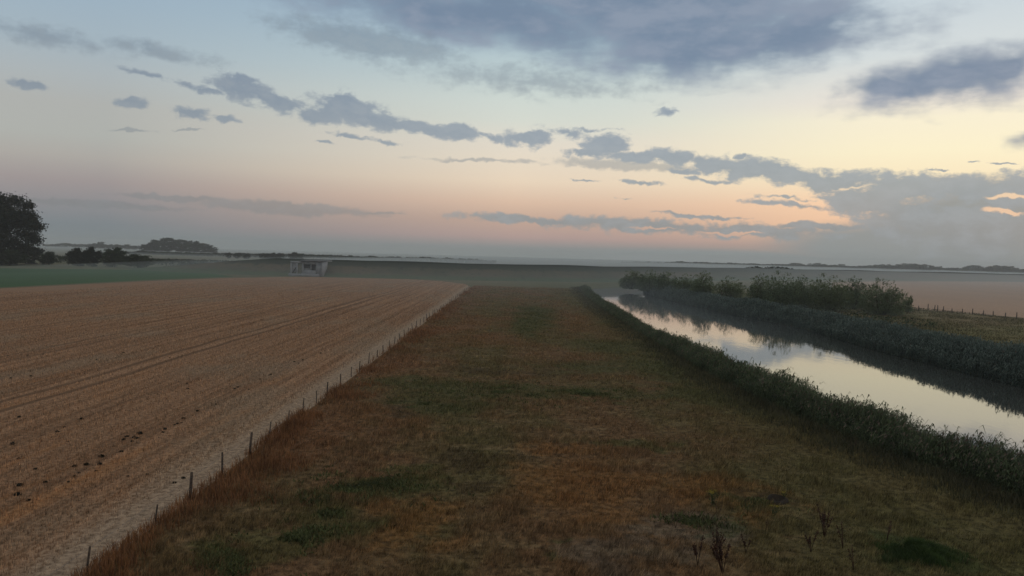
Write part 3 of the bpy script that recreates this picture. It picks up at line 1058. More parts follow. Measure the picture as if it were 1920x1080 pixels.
def willow_proto(name, seed, H, R, n_leaf, leaf, mat, n_lobe=7):
    """rounded many-lobed bush, leafy to the ground, with ragged shoots along its top"""
    r = random.Random(seed)
    g = np.random.default_rng(seed)
    root = empty(name)
    st, cr = MB(), MB()
    lobes = [(0.0, 0.0, 1.0, 0.60)]
    for k in range(n_lobe):
        a_ = 2 * math.pi * (k + r.random() * .7) / n_lobe
        d_ = R * r.uniform(.28, .54)
        lobes.append((math.cos(a_) * d_, math.sin(a_) * d_, r.uniform(.50, .86), r.uniform(.32, .48)))
    cens = []
    per = n_leaf // len(lobes)
    for lx, ly, lh, lr in lobes:
        # small twigs of leaves, gathered near the lobe's skin
        nt = per // 16
        d = g.normal(0, 1, (nt, 3))
        d /= np.linalg.norm(d, axis=1)[:, None]
        rad = g.uniform(0.35, 1.0, nt) ** 0.45 * g.uniform(.86, 1.1, nt)
        c = d * rad[:, None] * [lr * R, lr * R, H * lh * 0.55] + [lx, ly, H * lh * 0.47]
        tw = np.repeat(c, 16, 0) + g.normal(0, 1, (nt * 16, 3)) * [.24, .24, .24]
        cens.append(tw)
        ns = 9
        for _ in range(ns):
            a_, q_ = r.uniform(0, 6.28), lr * R * math.sqrt(r.random()) * .9
            x_, y_ = lx + math.cos(a_) * q_, ly + math.sin(a_) * q_
            zt = H * lh * (0.47 + 0.55 * math.sqrt(max(0, 1 - (q_ / (lr * R)) ** 2)))
            L = r.uniform(.25, .65)
            t = g.random(26)
            cens.append(np.stack([x_ + (x_ - lx) * .12 * t + g.normal(0, .07, 26), y_ + g.normal(0, .07, 26), zt - .25 + L * t * 1.2], 1))
        st.tube([(lx * .25, ly * .25, -.05), (lx * .7, ly * .7, H * lh * .3), (lx, ly, H * lh * .8)], [.12, .08, .03], 6)
    cens = np.concatenate(cens)
    cens = cens[cens[:, 2] > 0.05]
    v, f, q = leaf_quads(cens, leaf, lift=1.3)
    v[:, 2] = np.maximum(v[:, 2], 0.02)
    cr.add_np(v, f, q)
    kids[root.name] = [st.build('stems', BARK, root), cr.build('crown', mat, root)]
    return root


def tree_proto(name, seed, H, R, base_frac, n_cl, per, leaf, mat, spread=1.0, flat_top=0.0, trunk_r=None, fill=0.5):
    """single trunk, limbs, crown of leaf clumps with gaps"""
    r = random.Random(seed)
    root = empty(name)
    tk, cr = MB(), MB()
    tr = trunk_r or H * 0.018
    bend = [Vector((r.gauss(0, .012) * H * k, r.gauss(0, .012) * H * k, H * z)) for k, z in ((0, -0.01), (0.5, .2), (1, .45), (1.3, .7), (1.5, .9))]
    tk.tube(bend, [tr * 1.3, tr, tr * .75, tr * .45, tr * .12], 8)
    cens = []
    zc = H * (base_frac + 1) / 2
    hz = H * (1 - base_frac) / 2
    for i in range(n_cl):
        while True:
            d = Vector((r.gauss(0, 1), r.gauss(0, 1), r.gauss(0, 1)))
            if d.length > 0.1:
                break
        d.normalize()
        rad = (r.random() ** fill)
        zz = d.z * (0.8 if (d.z > 0 and flat_top) else 1.0)
        sq = 1.0 if d.z < 0 else 1.0
        c = Vector((d.x * R * rad * sq, d.y * R * rad * sq, zc + zz * hz * rad))
        cs = R * r.uniform(0.14, 0.28) * spread
        if i % 2 == 0 and n_cl > 12:
            j = 1 if c.z < H * .5 else 2
            s0 = bend[j].lerp(bend[j + 1], r.random())
            tk.tube([s0, s0.lerp(c, .55) + Vector((0, 0, -0.02 * H)), c], [tr * .34, tr * .2, tr * .06], 5)
        nn = int(per * r.uniform(.6, 1.3))
        for _ in range(nn):
            q = Vector((r.gauss(0, 1), r.gauss(0, 1), r.gauss(0, .62)))
            q = q * (cs * 0.55)
            cens.append((c.x + q.x, c.y + q.y, max(0.3, c.z + q.z)))
    v, f, q = leaf_quads(np.array(cens), leaf)
    v[:, 2] = np.maximum(v[:, 2], 0.05)
    cr.add_np(v, f, q)
    kids[root.name] = [tk.build('trunk', BARK, root, True), cr.build('crown', mat, root)]
    return root


WILLOW = leaf_mat('willow_leaf', (0.06, 0.088, 0.050), (0.25, 0.31, 0.18), 0.4, hue=(0.17, 0.20, 0.09))
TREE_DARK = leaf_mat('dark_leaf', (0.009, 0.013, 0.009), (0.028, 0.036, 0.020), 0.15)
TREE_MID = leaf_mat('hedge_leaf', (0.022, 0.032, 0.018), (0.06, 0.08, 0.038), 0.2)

# willows along the right bank
wp = [willow_proto('willow_bush', 11, 8.0, 4.6, 17000, 0.125, WILLOW, 8), willow_proto('willow_bush', 12, 8.0, 3.6, 14000, 0.125, WILLOW, 6), willow_proto('willow_bush', 13, 8.0, 5.2, 20000, 0.125, WILLOW, 9)]
WL = [  # px centre, base py, top py, half width px, shape, label
    (1652, 590, 529, 54, 2, 'broad dense willow bush at the right end of the row, beside the far stubble field'),
    (1552, 583, 520, 46, 0, 'tall willow bush just left of the broad bush ending the row'),
    (1596, 579, 524, 40, 1, 'willow bush half hidden behind the broad bush ending the row'),
    (1466, 580, 515, 44, 0, 'tall dark willow bush in the middle of the row, over the long reflection'),
    (1425, 574, 517, 34, 1, 'olive willow bush left of the tall dark one in the row middle'),
    (1506, 577, 521, 34, 1, 'narrow willow bush right of the tall dark one in the row middle'),
    (1368, 566, 519, 36, 0, 'low willow bush left of the gap in the willow row'),
    (1318, 562, 507, 30, 1, 'tall slim willow bush standing above the low one at the gap'),
    (1288, 556, 512, 32, 0, 'rounded hazy willow bush in the left half of the row'),
    (1252, 551, 505, 30, 1, 'pointed hazy willow bush, third from the left end of the row'),
    (1218, 547, 503, 30, 0, 'hazy willow bush, second from the left end of the row'),
    (1184, 542, 502, 28, 1, 'palest willow bush at the far left end of the row'),
]
first = {}
for px, bpy_, tpy, hw, s, lab in WL:
    c = at(px, bpy_)
    hgt = z_at(px, tpy, c.y)
    k = hgt / 8.0 * float(np.interp(px, [1180, 1320, 1450, 1650], [0.92, 0.98, 1.08, 1.10]))
    kx = hw / F * c.y / (4.6, 3.6, 5.2)[s] * 1.02
    if s not in first:
        o = wp[s]
        first[s] = 1
        o.location, o.rotation_euler, o.scale = c, (0, 0, random.uniform(0, 6)), (kx, kx, k)
    else:
        o = copy_tree(wp[s], c, random.uniform(0, 6), (kx, kx, k))
    tag(o, lab, 'bush', 'willow bushes on the right river bank')
sm = willow_proto('sapling', 17, 3.4, 1.6, 1600, 0.13, WILLOW, 3)
sm.location = at(1703, 586)
tag(sm, 'small loose sapling at the foot of the broad willow, by the right fence', 'bush')

# low scrub under the willows
SCRUB = leaf_mat('bank_scrub', (0.03, 0.042, 0.02), (0.09, 0.11, 0.05), 0.25)
n = 9000
y = rng.uniform(125, 268, n)
x = np.interp(y, [125, 170, 200, 268], [62, 60, 55, 50]) + rng.uniform(-7, 12, n) * np.interp(y, [125, 200, 268], [0.9, 1, 0.5])
k = (vnoise(x, y, 4, 71) > 0.42) & (river_sd(x, y) > 3.5)
x, y = x[k], y[k]
v, f, q = leaf_quads(np.stack([x, y, rng.uniform(0.1, 1.5, len(x)) * vnoise(x, y, 7, 72)], 1), 0.22)
v[:, 2] = np.maximum(v[:, 2], 0.02)
tag(link('bank_scrub', mesh_np('bank_scrub', v, f, np.full(len(f), 4), SCRUB, {'rnd': q})), 'low green scrub at the feet of the willow bushes', 'scrub', kind='stuff')

# big tree at the left edge
c = at(-14, 496)
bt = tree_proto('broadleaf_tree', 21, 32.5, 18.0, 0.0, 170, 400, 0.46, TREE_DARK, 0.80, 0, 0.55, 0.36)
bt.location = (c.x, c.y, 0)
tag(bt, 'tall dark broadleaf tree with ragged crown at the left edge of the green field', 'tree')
BUSHES = [  # px, base, top, half width px, label
    (92, 497, 473, 19, 'small dark bush directly right of the tall left tree'),
    (146, 499, 463, 18, 'round dark tree, left one of the close pair beyond the green field'),
    (172, 500, 461, 16, 'round dark tree, right one of the close pair beyond the green field'),
    (215, 501, 466, 24, 'grey green bush right of the dark tree pair, half veiled by mist'),
    (258, 503, 478, 28, 'low wide green bush at the right end of the green field scrub'),
    (52, 495, 455, 26, 'dense dark tree tucked under the tall left tree'),
    (18, 498, 470, 30, 'dark undergrowth bush at the foot of the tall left tree'),
]
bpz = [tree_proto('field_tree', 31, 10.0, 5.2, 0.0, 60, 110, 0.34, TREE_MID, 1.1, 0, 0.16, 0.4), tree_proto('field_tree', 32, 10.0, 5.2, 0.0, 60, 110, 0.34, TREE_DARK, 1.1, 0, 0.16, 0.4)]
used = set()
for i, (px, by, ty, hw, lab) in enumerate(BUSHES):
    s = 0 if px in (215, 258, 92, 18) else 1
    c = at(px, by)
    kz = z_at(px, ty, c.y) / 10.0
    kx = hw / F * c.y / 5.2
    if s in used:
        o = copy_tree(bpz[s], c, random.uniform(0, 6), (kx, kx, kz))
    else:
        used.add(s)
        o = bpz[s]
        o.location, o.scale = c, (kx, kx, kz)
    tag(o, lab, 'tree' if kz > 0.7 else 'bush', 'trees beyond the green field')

# grove and far tree rows: each tree its own object
FAR = leaf_mat('far_leaf', (0.018, 0.026, 0.017), (0.05, 0.062, 0.034), 0.15)
fp = [tree_proto('far_tree', 41 + i, 20.0, 8.5, (0.02, 0.05, 0.0)[i], 46, 60, 0.85, FAR, 1.15, 0.3, 0.45, 0.36) for i in range(3)]
fu = set()


def far_tree(px, ty, hw, dist, lab, grp, base_z=0.0):
    s = random.randrange(3)
    kz = (z_at(px, ty, dist) - base_z) / 20.0
    kx = hw / F * dist / 8.5
    c = at_dist(px, dist)
    c.z = base_z
    # the column px at its own tilt of the horizon
    d = ray(px, ty)
    c.x = d.x / d.y * dist
    if s in fu:
        o = copy_tree(fp[s], c, random.uniform(0, 6), (kx, kx, kz))
    else:
        fu.add(s)
        o = fp[s]
        o.location, o.scale = c, (kx, kx, kz)
    tag(o, lab, 'tree', grp)


ORD = ['first', 'second', 'third', 'fourth', 'fifth', 'sixth', 'seventh', 'eighth', 'ninth', 'tenth', 'eleventh', 'twelfth', 'thirteenth', 'fourteenth', 'fifteenth', 'sixteenth', 'seventeenth', 'eighteenth', 'nineteenth', 'twentieth', 'twenty-first', 'twenty-second', 'twenty-third', 'twenty-fourth', 'twenty-fifth', 'twenty-sixth']
GRV = [(272, 457, 9), (288, 449, 12), (303, 444, 14), (318, 443, 14), (334, 446, 13), (349, 448, 13), (364, 450, 13), (379, 454, 12), (391, 458, 10), (401, 462, 7)]
for i, (px, ty, hw) in enumerate(GRV):
    far_tree(px, ty, hw * 1.15, 1250 + 18 * (i % 3), ['small tree at the left end of', 'second tree from the left in', 'tallest round tree, left of two, in', 'tallest round tree, right of two, in', 'fifth tree from the left in', 'sixth tree from the left in', 'fourth tree from the right in', 'third tree from the right in', 'second tree from the right in', 'low tree at the right end of'][i] + ' the dark grove on the left horizon', 'trees of the left horizon grove')
RT = [(1476, 495, 9), (1490, 492, 13), (1526, 493, 10), (1538, 492, 11), (1557, 496, 10), (1574, 494, 12), (1594, 498, 12), (1612, 497, 13), (1632, 496, 13), (1650, 495, 12), (1664, 494, 12), (1681, 496, 12), (1696, 492, 15),
      (1714, 493, 14), (1732, 494, 14), (1749, 497, 8), (1761, 498, 6), (1783, 501, 6), (1792, 501, 6), (1815, 498, 13), (1830, 496, 16), (1860, 498, 13), (1874, 496, 15), (1888, 497, 13), (1910, 501, 13), (1926, 502, 13)]
for i, (px, ty, hw) in enumerate(RT):
    far_tree(px, ty, hw * 1.15, 1950 + 100 * math.sin(i * 1.7), 'hazy round tree, %s from the left in the row along the right horizon' % ORD[i], 'trees along the right horizon')
LT = [(176, 455, 7), (190, 452, 8), (206, 457, 7), (222, 457, 8), (238, 457, 7), (252, 460, 7)]
for i, (px, ty, hw) in enumerate(LT):
    far_tree(px, ty, hw, 1650, 'faint pale tree, %s of six left of the dark grove' % ORD[i], 'faint trees left of the grove')
MT = [(428, 472, 6), (446, 473, 8), (462, 473, 7), (496, 473, 9), (506, 474, 7), (516, 472, 7), (526, 473, 7), (548, 473, 6), (553, 471, 6), (563, 475, 8)]
for i, (px, ty, hw) in enumerate(MT):
    far_tree(px, ty, hw, 760, 'small hazy tree, %s from the left in the row above the left dike' % ORD[i], 'trees above the left dike')


def woodline(name, prof, dist, depth, n, leaf, label):
    """a far wood that reads as one mass: leaf clumps under an uneven top line"""
    px0, px1 = prof[0][0], prof[-1][0]
    px = rng.uniform(px0, px1, n)
    lump = vnoise(px, px * 0, 9, 81) * 0.7 + vnoise(px, px * 0, 3.5, 82) * 0.3
    ty = np.interp(px, [q[0] for q in prof], [q[1] for q in prof])
    dd = dist + rng.uniform(0, depth, n)
    P_ = []
    for a, t, d, l in zip(px, ty, dd, lump):
        top = max(2.0, z_at(a, t, d)) * (0.72 + 0.36 * l)
        r_ = ray(a, t)
        P_.append((r_.x / r_.y * d, d, top * random.random() ** 0.45))
    v, f, q = leaf_quads(np.array(P_), leaf)
    v[:, 2] = np.maximum(v[:, 2], 0.0)
    return tag(link(name, mesh_np(name, v, f, np.full(len(f), 4), FAR, {'rnd': q})), label, 'woodland', kind='stuff')


woodline('far_wood', [(80, 458), (130, 456), (170, 458), (270, 461), (300, 462)], 1900, 60, 2600, 2.2, 'faint misty wood along the far left horizon')
woodline('far_wood', [(400, 474), (480, 475), (560, 476), (640, 479), (720, 481), (800, 482), (860, 484), (930, 489)], 900, 60, 9000, 1.0, 'pale low wooded ridge above the dike')
woodline('far_wood', [(1165, 496), (1190, 491), (1240, 492), (1275, 490), (1330, 492), (1400, 494), (1500, 496), (1560, 497)], 1900, 80, 4200, 2.2, 'pale low wood behind the willow tops')
woodline('far_wood', [(1520, 500), (1600, 500), (1700, 500), (1800, 504), (1930, 506)], 1950, 120, 6500, 2.6, 'hazy low wood filling between the right horizon trees')
woodline('hedge_row', [(230, 478), (262, 470), (300, 473), (360, 474), (400, 476)], 900, 60, 8000, 1.2, 'misty hedge line below the dark grove')
woodline('hedge_row', [(1385, 503), (1400, 499), (1430, 497), (1470, 500), (1500, 503)], 560, 12, 1500, 0.7, 'dark scrubby hedge on the dike above the willows')
woodline('field_scrub', [(110, 482), (185, 480), (230, 478), (300, 486), (380, 492), (470, 500), (540, 506)], 380, 160, 9000, 0.55, 'scattered misty scrub beyond the green field')

# ------------------------------------------------------------------ left fence
kn = [(200, 1086), (291, 988), (361, 938), (414, 892), (460, 853), (496, 825), (534, 798), (559, 777), (587, 757), (607, 742)]
ys_p = sorted(at(*q).y for q in kn)
while ys_p[-1] < 236:
    ys_p.append(ys_p[-1] + random.uniform(3.4, 4.6))
ys_p.insert(0, ys_p[0] - 4.2)
ys_p.insert(0, ys_p[0] - 4.2)
fence = empty('wire_fence', (-12.6, ys_p[0], 0))
tag(fence, 'long fence of weathered wooden posts and thin wire between stubble and meadow', 'fence')
fx = lambda y: -12.6 + 0.10 * math.sin(y * 0.05)
for i, yy in enumerate(ys_p):
    pm = MB()
    r_ = random.uniform(0.030, 0.050)
    hh = random.uniform(0.72, 1.05)
    lx, ly = random.gauss(0, 0.06), random.gauss(0, 0.05)
    if i in (4, 6):
        hh, r_ = 1.12, 0.060
    x0 = fx(yy) + 12.6
    y0 = yy - ys_p[0]
    pm.tube([(x0, y0, -0.25), (x0 + lx * .5, y0 + ly * .5, hh * .5), (x0 + lx, y0 + ly, hh - 0.03), (x0 + lx, y0 + ly, hh)], [r_, r_ * .98, r_ * .95, r_ * .75], 9)
    pm.build('post', POSTWOOD, fence)
for zz in (0.5, 0.92):
    wm = MB()
    wm.tube([(fx(yy) + 12.6 + 0.07, yy - ys_p[0], zz + 0.02 * math.sin(yy)) for yy in ys_p], [0.004] * len(ys_p), 4)
    wm.build('wire', WIRE, fence)

# right fence
rp = [(1722, 584), (1740, 581), (1752, 583), (1758, 584), (1769, 585), (1785, 587), (1805, 588), (1823, 590), (1844, 592), (1862, 593), (1885, 596), (1906, 598), (1932, 602)]
c0 = at(*rp[0])
rf = empty('wire_fence', c0)
tag(rf, 'short row of dark wooden posts and wire beside the far stubble field', 'fence')
pp = []
for q in rp:
    c = at(*q) - c0
    pm = MB()
    h_ = random.uniform(1.0, 1.45)
    lx = random.gauss(0, .06)
    pm.tube([(c.x, c.y, -0.2), (c.x + lx * .5, c.y, h_ * .5), (c.x + lx, c.y, h_)], [0.11, 0.105, 0.09], 8)
    pm.build('post', POSTWOOD, rf)
    pp.append((c.x, c.y, 0.9))
wm = MB()
wm.tube(pp, [0.006] * len(pp), 4)
wm.build('wire', WIRE, rf)

# ------------------------------------------------------------------ concrete outlet building set in the dike
c = at(582, 516)
D = 304.0
sx_ = D / F
bl = empty('concrete_building', (ray(585, 500).x / ray(585, 500).y * D, D, 0))
tag(bl, 'grey concrete pump building with dark openings set into the dike', 'building')


def bx(px):
    return (px - 585) / F * D


zt = z_at(590, 488, D)
zb = 0.0
zo0, zo1 = z_at(585, 507, D), z_at(585, 496, D)
w = MB()
w.box(bx(566), bx(569), 0, 9, zb, zt - 0.5)          # left pier
w.box(bx(592), bx(603), 0, 9, zb, zt - 0.5)          # right wall
w.box(bx(569), bx(592), 0.0, 9, zb, zo0)             # below the openings
w.box(bx(569), bx(592), 0.0, 9, zo1, zt - 0.5)       # lintel
w.box(bx(582), bx(583.2), 0.05, 1.0, zo0, zo1)       # mullion
w.build('wall', CONCRETE, bl)
s_ = MB()
s_.box(bx(564.5), bx(612), -0.5, 9.5, zt - 0.5, zt)
s_.build('roof', CONCRETE, bl)
for a, q, z0 in ((569, 582, zo0 + 0.7), (583.2, 592, zo0)):
    w = MB()
    w.box(bx(a), bx(q), 1.0, 1.2, z0 - (0 if z0 == zo0 else 0), zo1)
    w.build('window', DARK_OPENING, bl)
w = MB()
w.box(bx(569), bx(582), 0.5, 0.9, zo0, zo0 + 0.7)
w.build('sill', CONCRETE, bl)
w = MB()                                             # slanting wing wall at the right
pv = [(bx(603.3), -0.3, zb), (bx(606), -0.3, zb), (bx(612.5), -0.3, zt - 2.2), (bx(613), -0.3, zt - 0.52), (bx(603.3), -0.3, zt - 0.52)]
pv2 = [(x_, 1.0, z_) for x_, _, z_ in pv]
w.add(pv + pv2, [tuple(range(5))[::-1], tuple(range(5, 10))] + [(i, (i + 1) % 5, 5 + (i + 1) % 5, 5 + i) for i in range(5)])
w.build('wing_wall', PALE_CONCRETE, bl)
w = MB()                                             # open frame of the intake at the left
w.box(bx(545), bx(547), -0.2, 0.3, zb, zt - 1.2)
w.box(bx(556), bx(558), -0.2, 0.3, zb, zt - 1.0)
w.box(bx(545), bx(565.8), -0.25, 0.35, zt - 1.2, zt - 0.55)
w.box(bx(547), bx(556), 0.6, 0.9, zb + 1.6, zt - 1.2)
w.build('intake_frame', PALE_CONCRETE, bl)
w = MB()
w.add([(bx(547), -0.1, 1.0), (bx(548.5), -0.1, 1.0), (bx(556), -0.1, 3.4), (bx(554.5), -0.1, 3.4), (bx(547), 0.2, 1.0), (bx(548.5), 0.2, 1.0), (bx(556), 0.2, 3.4), (bx(554.5), 0.2, 3.4)],
      [(0, 1, 2, 3), (7, 6, 5, 4), (0, 4, 5, 1), (1, 5, 6, 2), (2, 6, 7, 3), (3, 7, 4, 0)])
w.build('brace', DARK_OPENING, bl)
w = MB()
w.box(bx(543), bx(600), -1.2, -0.4, 0, 1.1)
w.build('apron', CONCRETE, bl)
ps = None
for i, px in enumerate((572, 577, 581)):
    q = MB()
    q.tube([(0, 0, 0), (0, 0, 1.1), (0, 0, 1.3)], [0.12, 0.12, 0.06], 8)
    c = at(px, 515.5)
    o = q.build('marker_post', WHITEPAINT)
    o.location = c
    tag(o, ('left', 'middle', 'right')[i] + 'most of three small pale posts before the concrete building' if i != 1 else 'middle of three small pale posts before the concrete building', 'post', 'pale posts before the building')

# ------------------------------------------------------------------ dark weed clumps on the stubble
CLUMP = leaf_mat('dark_weed', (0.016, 0.018, 0.012), (0.05, 0.045, 0.03), 0.1)


def clump_mesh(seed, n=46, s=0.16):
    r = np.random.default_rng(seed)
    p_ = np.clip(r.normal(0, 1, (n, 3)), -1.7, 1.7) * [s, s, s * .55]
    p_[:, 2] = np.abs(p_[:, 2]) + 0.03
    v, f, q = leaf_quads(p_, 0.10)
    v[:, 2] = np.maximum(v[:, 2], 0.0)
    mb = MB()
    mb.add_np(v, f, q)
    return mb.mesh('weed_clump', CLUMP)


CM = [clump_mesh(i, 60 + 12 * i, 0.085 + 0.008 * i) for i in range(4)]
cpts = [(24, 834, 1.5), (35, 862, 1.0), (66, 881, .8), (85, 906, .9), (37, 912, 1.4), (32, 930, 1.5), (53, 940, .8), (140, 876, 1.0), (148, 888, .7), (162, 873, 1.2), (190, 858, 1.4), (187, 872, 1.0), (180, 884, .7),
        (232, 826, 1.1), (238, 820, .9), (228, 848, .8), (252, 822, 1.3), (262, 815, 1.5), (258, 823, 1.0), (248, 829, .8), (309, 806, 1.2), (305, 812, .9), (333, 796, .9), (344, 786, 1.0), (327, 798, .8), (340, 794, .7),
        (352, 730, .9), (370, 772, .9), (107, 811, 1.1), (153, 787, 1.2), (120, 802, .7), (36, 783, .9), (127, 829, .7), (140, 895, .9), (128, 905, .6), (344, 898, .8), (327, 907, .9), (240, 894, .6), (276, 891, .7),
        (52, 667, .9), (81, 665, .9), (88, 668, .7), (20, 710, .9), (58, 706, .9), (15, 668, .7), (181, 675, .8), (232, 662, .9), (228, 665, .7), (318, 671, .8), (320, 592, .9), (340, 595, .9), (336, 591, .7), (550, 572, .9), (475, 606, .9),
        (552, 679, 1.0), (568, 676, 1.0), (560, 682, .8), (508, 703, .9), (505, 704, .7), (488, 712, .8), (466, 731, .8), (446, 727, 1.0), (440, 730, .9), (601, 663, 1.0), (405, 759, .8), (350, 720, .8), (288, 654, .7),
        (155, 611, .7), (85, 620, .8), (74, 620, .6), (266, 590, .7), (320, 573, .6)]
done = False
for i, (px, py, s) in enumerate(cpts):
    c = at(px, py)
    near_l = [('near the bottom', 'in the lower part')[i % 2] if py > 800 else ('midway up' if py > 690 else 'high up')][0]
    o = link('weed_clump', CM[i % 4])
    o.location = (c.x, c.y, 0.02)
    o.rotation_euler = (0, 0, random.uniform(0, 6))
    o.scale = (s * 0.44, s * 0.44, s * 0.5)
    tag(o, 'dark leafy weed tuft on the brown stubble of the left field', 'weed', 'dark weed tufts scattered over the stubble')

# ------------------------------------------------------------------ dead docks, ragwort, tussock in the foreground
DOCK = leaf_mat('dead_dock', (0.034, 0.019, 0.013), (0.11, 0.052, 0.032), 0.1)
DOCK_STEM = rough_mat('dock_stem', (0.025, 0.017, 0.013), (0.05, 0.034, 0.025), 8)


def dock_proto(seed, H, n_st, dens):
    r = random.Random(seed)
    root = empty('dock_plant')
    parts = []
    for i in range(n_st):
        st = MB()
        cens = []
        a = r.uniform(0, 6.28)
        l_ = r.uniform(0.05, 0.35) * H
        h_ = H * r.uniform(0.6, 1.0)
        p1 = Vector((math.cos(a) * l_ * .4, math.sin(a) * l_ * .4, h_ * .5))
        p2 = Vector((math.cos(a) * l_, math.sin(a) * l_, h_))
        st.tube([(0, 0, -.02), p1, p2], [0.012, 0.010, 0.005], 5)
        for _ in range(dens):
            t = r.uniform(.42, 1)
            p_ = p1.lerp(p2, (t - .4) / .6)
            cens.append((p_.x + r.gauss(0, .018), p_.y + r.gauss(0, .018), p_.z + r.gauss(0, .02)))
        v, f, q = leaf_quads(np.array(cens), 0.036)
        st.add_np(v, f, q)
        parts.append(st.build('stalk', DOCK, root))
    kids[root.name] = parts
    return root


dp = [dock_proto(1, 0.95, 3, 60), dock_proto(2, 1.0, 7, 45), dock_proto(3, 0.9, 2, 14)]
docks = [(1308, 1066, 0, 1.05, 'lone slim dark dock stalk, leftmost near the bottom edge'), (1342, 1044, 1, .9, 'bushy red brown dock clump, upper left of the foreground group'), (1355, 1082, 1, 1.25, 'big red brown dock clump at the bottom edge'),
         (1398, 1042, 0, .7, 'short crooked dock stalk between the clumps'), (1520, 1042, 0, .85, 'dark leaning dock stalk left of the reddest clump'), (1545, 1014, 1, 1.1, 'reddest broad dock clump, under the bare stalks'),
         (1580, 1034, 2, 1.25, 'tall bare branching stalk right of the reddest dock clump'), (1662, 1022, 2, 1.1, 'thin bare stalk beside the green tussock'), (1600, 1076, 2, 1.1, 'bare stalk at the bottom edge left of the green tussock'),
         (1266, 994, 2, .7, 'thin dead stalk on the pale trodden patch'), (1345, 976, 2, .8, 'thin dead stalk below the yellow flower'), (1168, 940, 2, .55, 'tiny dead stalk in the orange grass'), (1436, 1000, 2, .6, 'tiny dead stalk below the dark burrow'), (1600, 850, 2, .9, 'dead stalk at the edge of the near bank reeds')]
du = set()
for px, py, s, k, lab in docks:
    k *= 1.02
    c = at(px, py)
    c.z = float(meadow_z(np.array([c.x]), np.array([c.y]))[0])
    if s in du:
        o = copy_tree(dp[s], c, random.uniform(0, 6), (k, k, k))
    else:
        du.add(s)
        o = dp[s]
        o.location, o.scale = c, (k, k, k)
    tag(o, lab, 'plant', 'dead dock plants in the foreground meadow')

YEL = leaf_mat('yellow_flower', (0.30, 0.24, 0.03), (0.50, 0.40, 0.07), 0.2)
STEMG = leaf_mat('flower_stem', (0.04, 0.06, 0.02), (0.08, 0.10, 0.04), 0.2)


def rag(seed):
    r = random.Random(seed)
    root = empty('ragwort')
    st = MB()
    cens, lv = [], []
    for i in range(5):
        a = r.uniform(0, 6.28)
        tip = Vector((math.cos(a) * .16, math.sin(a) * .16, r.uniform(.42, .55)))
        st.tube([(0, 0, -.02), tip * .5 + Vector((0, 0, .05)), tip], [.008, .007, .004], 5)
        for _ in range(14):
            cens.append((tip.x + r.gauss(0, .045), tip.y + r.gauss(0, .045), tip.z + r.gauss(0, .015)))
        for _ in range(10):
            t = r.random()
            lv.append((tip.x * t + r.gauss(0, .05), tip.y * t + r.gauss(0, .05), .05 + .38 * t))
    v, f, q = leaf_quads(np.array(lv), 0.05)
    st.add_np(v, f, q)
    fl = MB()
    v, f, q = leaf_quads(np.array(cens), 0.028)
    fl.add_np(v, f, q)
    kids[root.name] = [st.build('stem', STEMG, root), fl.build('flower_head', YEL, root)]
    return root


rg = rag(5)
for i, (px, py, k, lab) in enumerate(((1337, 952, 1.15, 'yellow ragwort left of the dark burrow in the meadow'), (1453, 973, .8, 'small pale yellow ragwort below the dark burrow'), (1470, 942, .7, 'small yellow ragwort right of the dark burrow'), (1800, 878, 1.6, 'large yellow ragwort at the foot of the near bank reeds'))):
    c = at(px, py)
    c.z = float(meadow_z(np.array([c.x]), np.array([c.y]))[0])
    if i == 0:
        o = rg
        o.location, o.scale = c, (k, k, k)
    else:
        o = copy_tree(rg, c, random.uniform(0, 6), (k, k, k))
    tag(o, lab, 'flower', 'yellow ragwort in the meadow')

# dark burrow mouth: a ring of torn turf round a hollow
SOIL = rough_mat('burrow_soil', (0.024, 0.018, 0.013), (0.05, 0.038, 0.026), 5)
c = at(1458, 944)
mb = MB()
ring = []
for rr, zz in ((0.42, 0.0), (0.34, 0.13), (0.25, 0.16), (0.17, 0.06), (0.08, 0.035)):
    for k in range(16):
        a = k / 16 * 2 * math.pi
        q = rr * (1 + 0.18 * math.sin(3 * a + 1) + random.uniform(-.08, .08))
        ring.append((q * math.cos(a), q * 1.1 * math.sin(a), zz * (1 + .5 * math.sin(a))))
fs = []
for i in range(4):
    for k in range(16):
        fs.append((i * 16 + k, i * 16 + (k + 1) % 16, (i + 1) * 16 + (k + 1) % 16, (i + 1) * 16 + k))
fs.append(tuple(64 + k for k in range(16)))
mb.add(ring, fs)
o = mb.build('burrow', SOIL, None, True)
o.location = (c.x, c.y, float(meadow_z(np.array([c.x]), np.array([c.y]))[0]))
tag(o, 'dark burrow with a low rim of bare earth in the dry meadow', 'burrow')

# green tussock
TUS = leaf_mat('tussock_grass', (0.024, 0.050, 0.014), (0.10, 0.145, 0.042), 0.3)
c = at(1722, 1048)
n = 15000
a = rng.uniform(0, 2 * np.pi, n)
rr = np.abs(rng.normal(0, 0.5, n))
rim = 1 + 0.35 * np.sin(2 * a + 0.6) * 0.6 + 0.22 * np.sin(5 * a + 2) + 0.12 * np.sin(9 * a)
X = rr * np.cos(a) * 1.5 * rim
Y = rr * np.sin(a) * 1.3 * rim
k = vnoise(X + 40, Y + 40, 0.35, 91) * 0.7 + vnoise(X + 9, Y + 9, 0.12, 92) * 0.5 > 0.34 + 0.20 * rr
X, Y, rr = X[k], Y[k], rr[k]
n = len(X)
Zt = 0.30 * np.clip(1 - rr ** 2, 0.05, 1) * (0.5 + vnoise(X + 40, Y + 40, 0.35, 91))
v, f, q = blades(np.stack([X, Y, Zt * 0.25], 1), 0.07 + Zt * rng.uniform(.6, 1.2, n), np.full(n, 0.016), lean=0.8, segs=2)
o = link('grass_tussock', mesh_np('grass_tussock', v, f, np.full(len(f), 3), TUS, {'rnd': q}))
o.location = (c.x, c.y, float(meadow_z(np.array([c.x]), np.array([c.y]))[0]))
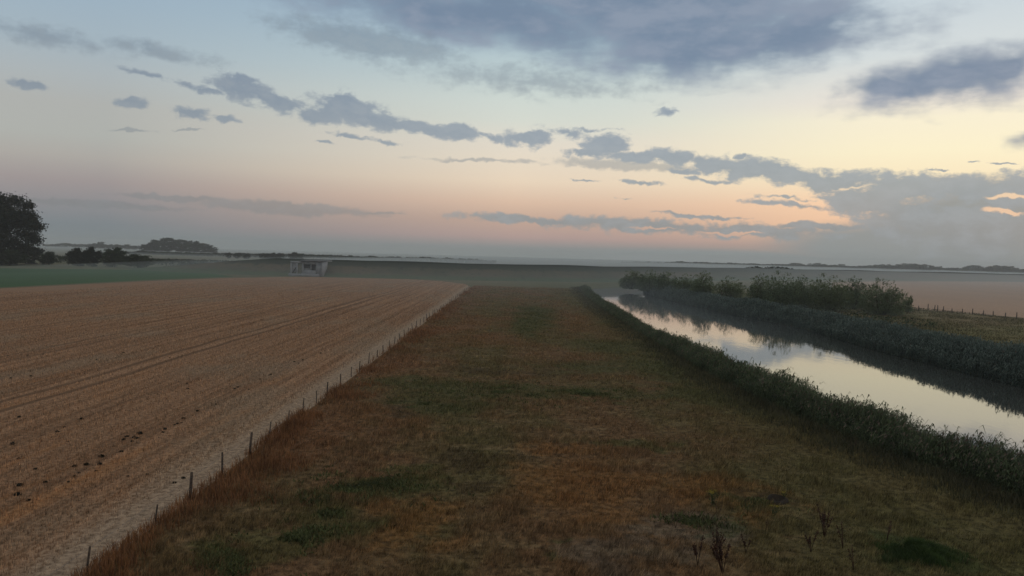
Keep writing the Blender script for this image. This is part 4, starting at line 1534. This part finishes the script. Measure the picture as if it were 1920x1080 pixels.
tag(o, 'lush dark green grass tussock at the bottom right of the dry meadow', 'tussock')

# ------------------------------------------------------------------ haze and low mist


def fog(name, x0, x1, y0, y1, z0, z1, dens, colr, aniso=0.0):
    mb = MB()
    mb.box(x0, x1, y0, y1, z0, z1)
    m, b = new_mat(name + '_air')
    vp = b.n('ShaderNodeVolumePrincipled')
    vp.inputs['Color'].default_value = (*colr, 1)
    vp.inputs['Density'].default_value = dens
    vp.inputs['Anisotropy'].default_value = aniso
    b.put(b.n('ShaderNodeOutputMaterial').inputs['Volume'], vp.outputs[0])
    o = mb.build(name, m)
    tag(o, kind='stuff')
    o['label'] = {'haze': 'thin pale morning haze over the whole landscape', 'mist': 'low bank of ground mist lying before the far trees'}[name]
    o['category'] = name
    return o
    return o


fog('haze', -4100, 4100, -650, 5100, -3.2, 44, 0.00021, (0.95, 1.0, 1.0))
# a low bank of mist: one closed body whose uneven top starts near the ground and thickens with distance, most over the river
o = fog('mist', -3900, 3900, 150, 4600, -2.4, 9.0, 0.0020, (0.76, 0.84, 0.86))
mx = [-3900, -190, -95, 3900]
my = [120, 215, 345, 900, 4600]
mz = [[0.1, 0.1, 0.2, 0.3], [0.2, 0.3, 3.4, 5.2], [0.7, 1.0, 7.4, 8.0], [2.6, 3.0, 5.6, 5.6], [4.5, 4.5, 5.0, 5.0]]
bm = bmesh.new()
tp = [[bm.verts.new((x_, y_, mz[j][i])) for i, x_ in enumerate(mx)] for j, y_ in enumerate(my)]
bt_ = [[bm.verts.new((x_, y_, -2.4)) for x_ in mx] for y_ in my]
for j in range(4):
    for i in range(3):
        bm.faces.new((tp[j][i], tp[j][i + 1], tp[j + 1][i + 1], tp[j + 1][i]))
        bm.faces.new((bt_[j][i], bt_[j + 1][i], bt_[j + 1][i + 1], bt_[j][i + 1]))
sides = [((0, k), (0, k + 1)) for k in range(3)] + [((4, k + 1), (4, k)) for k in range(3)] + [((k + 1, 0), (k, 0)) for k in range(4)] + [((k, 3), (k + 1, 3)) for k in range(4)]
for L0, L1 in sides:
    bm.faces.new((bt_[L0[0]][L0[1]], bt_[L1[0]][L1[1]], tp[L1[0]][L1[1]], tp[L0[0]][L0[1]]))
bmesh.ops.recalc_face_normals(bm, faces=bm.faces)
bm.to_mesh(o.data)
bm.free()
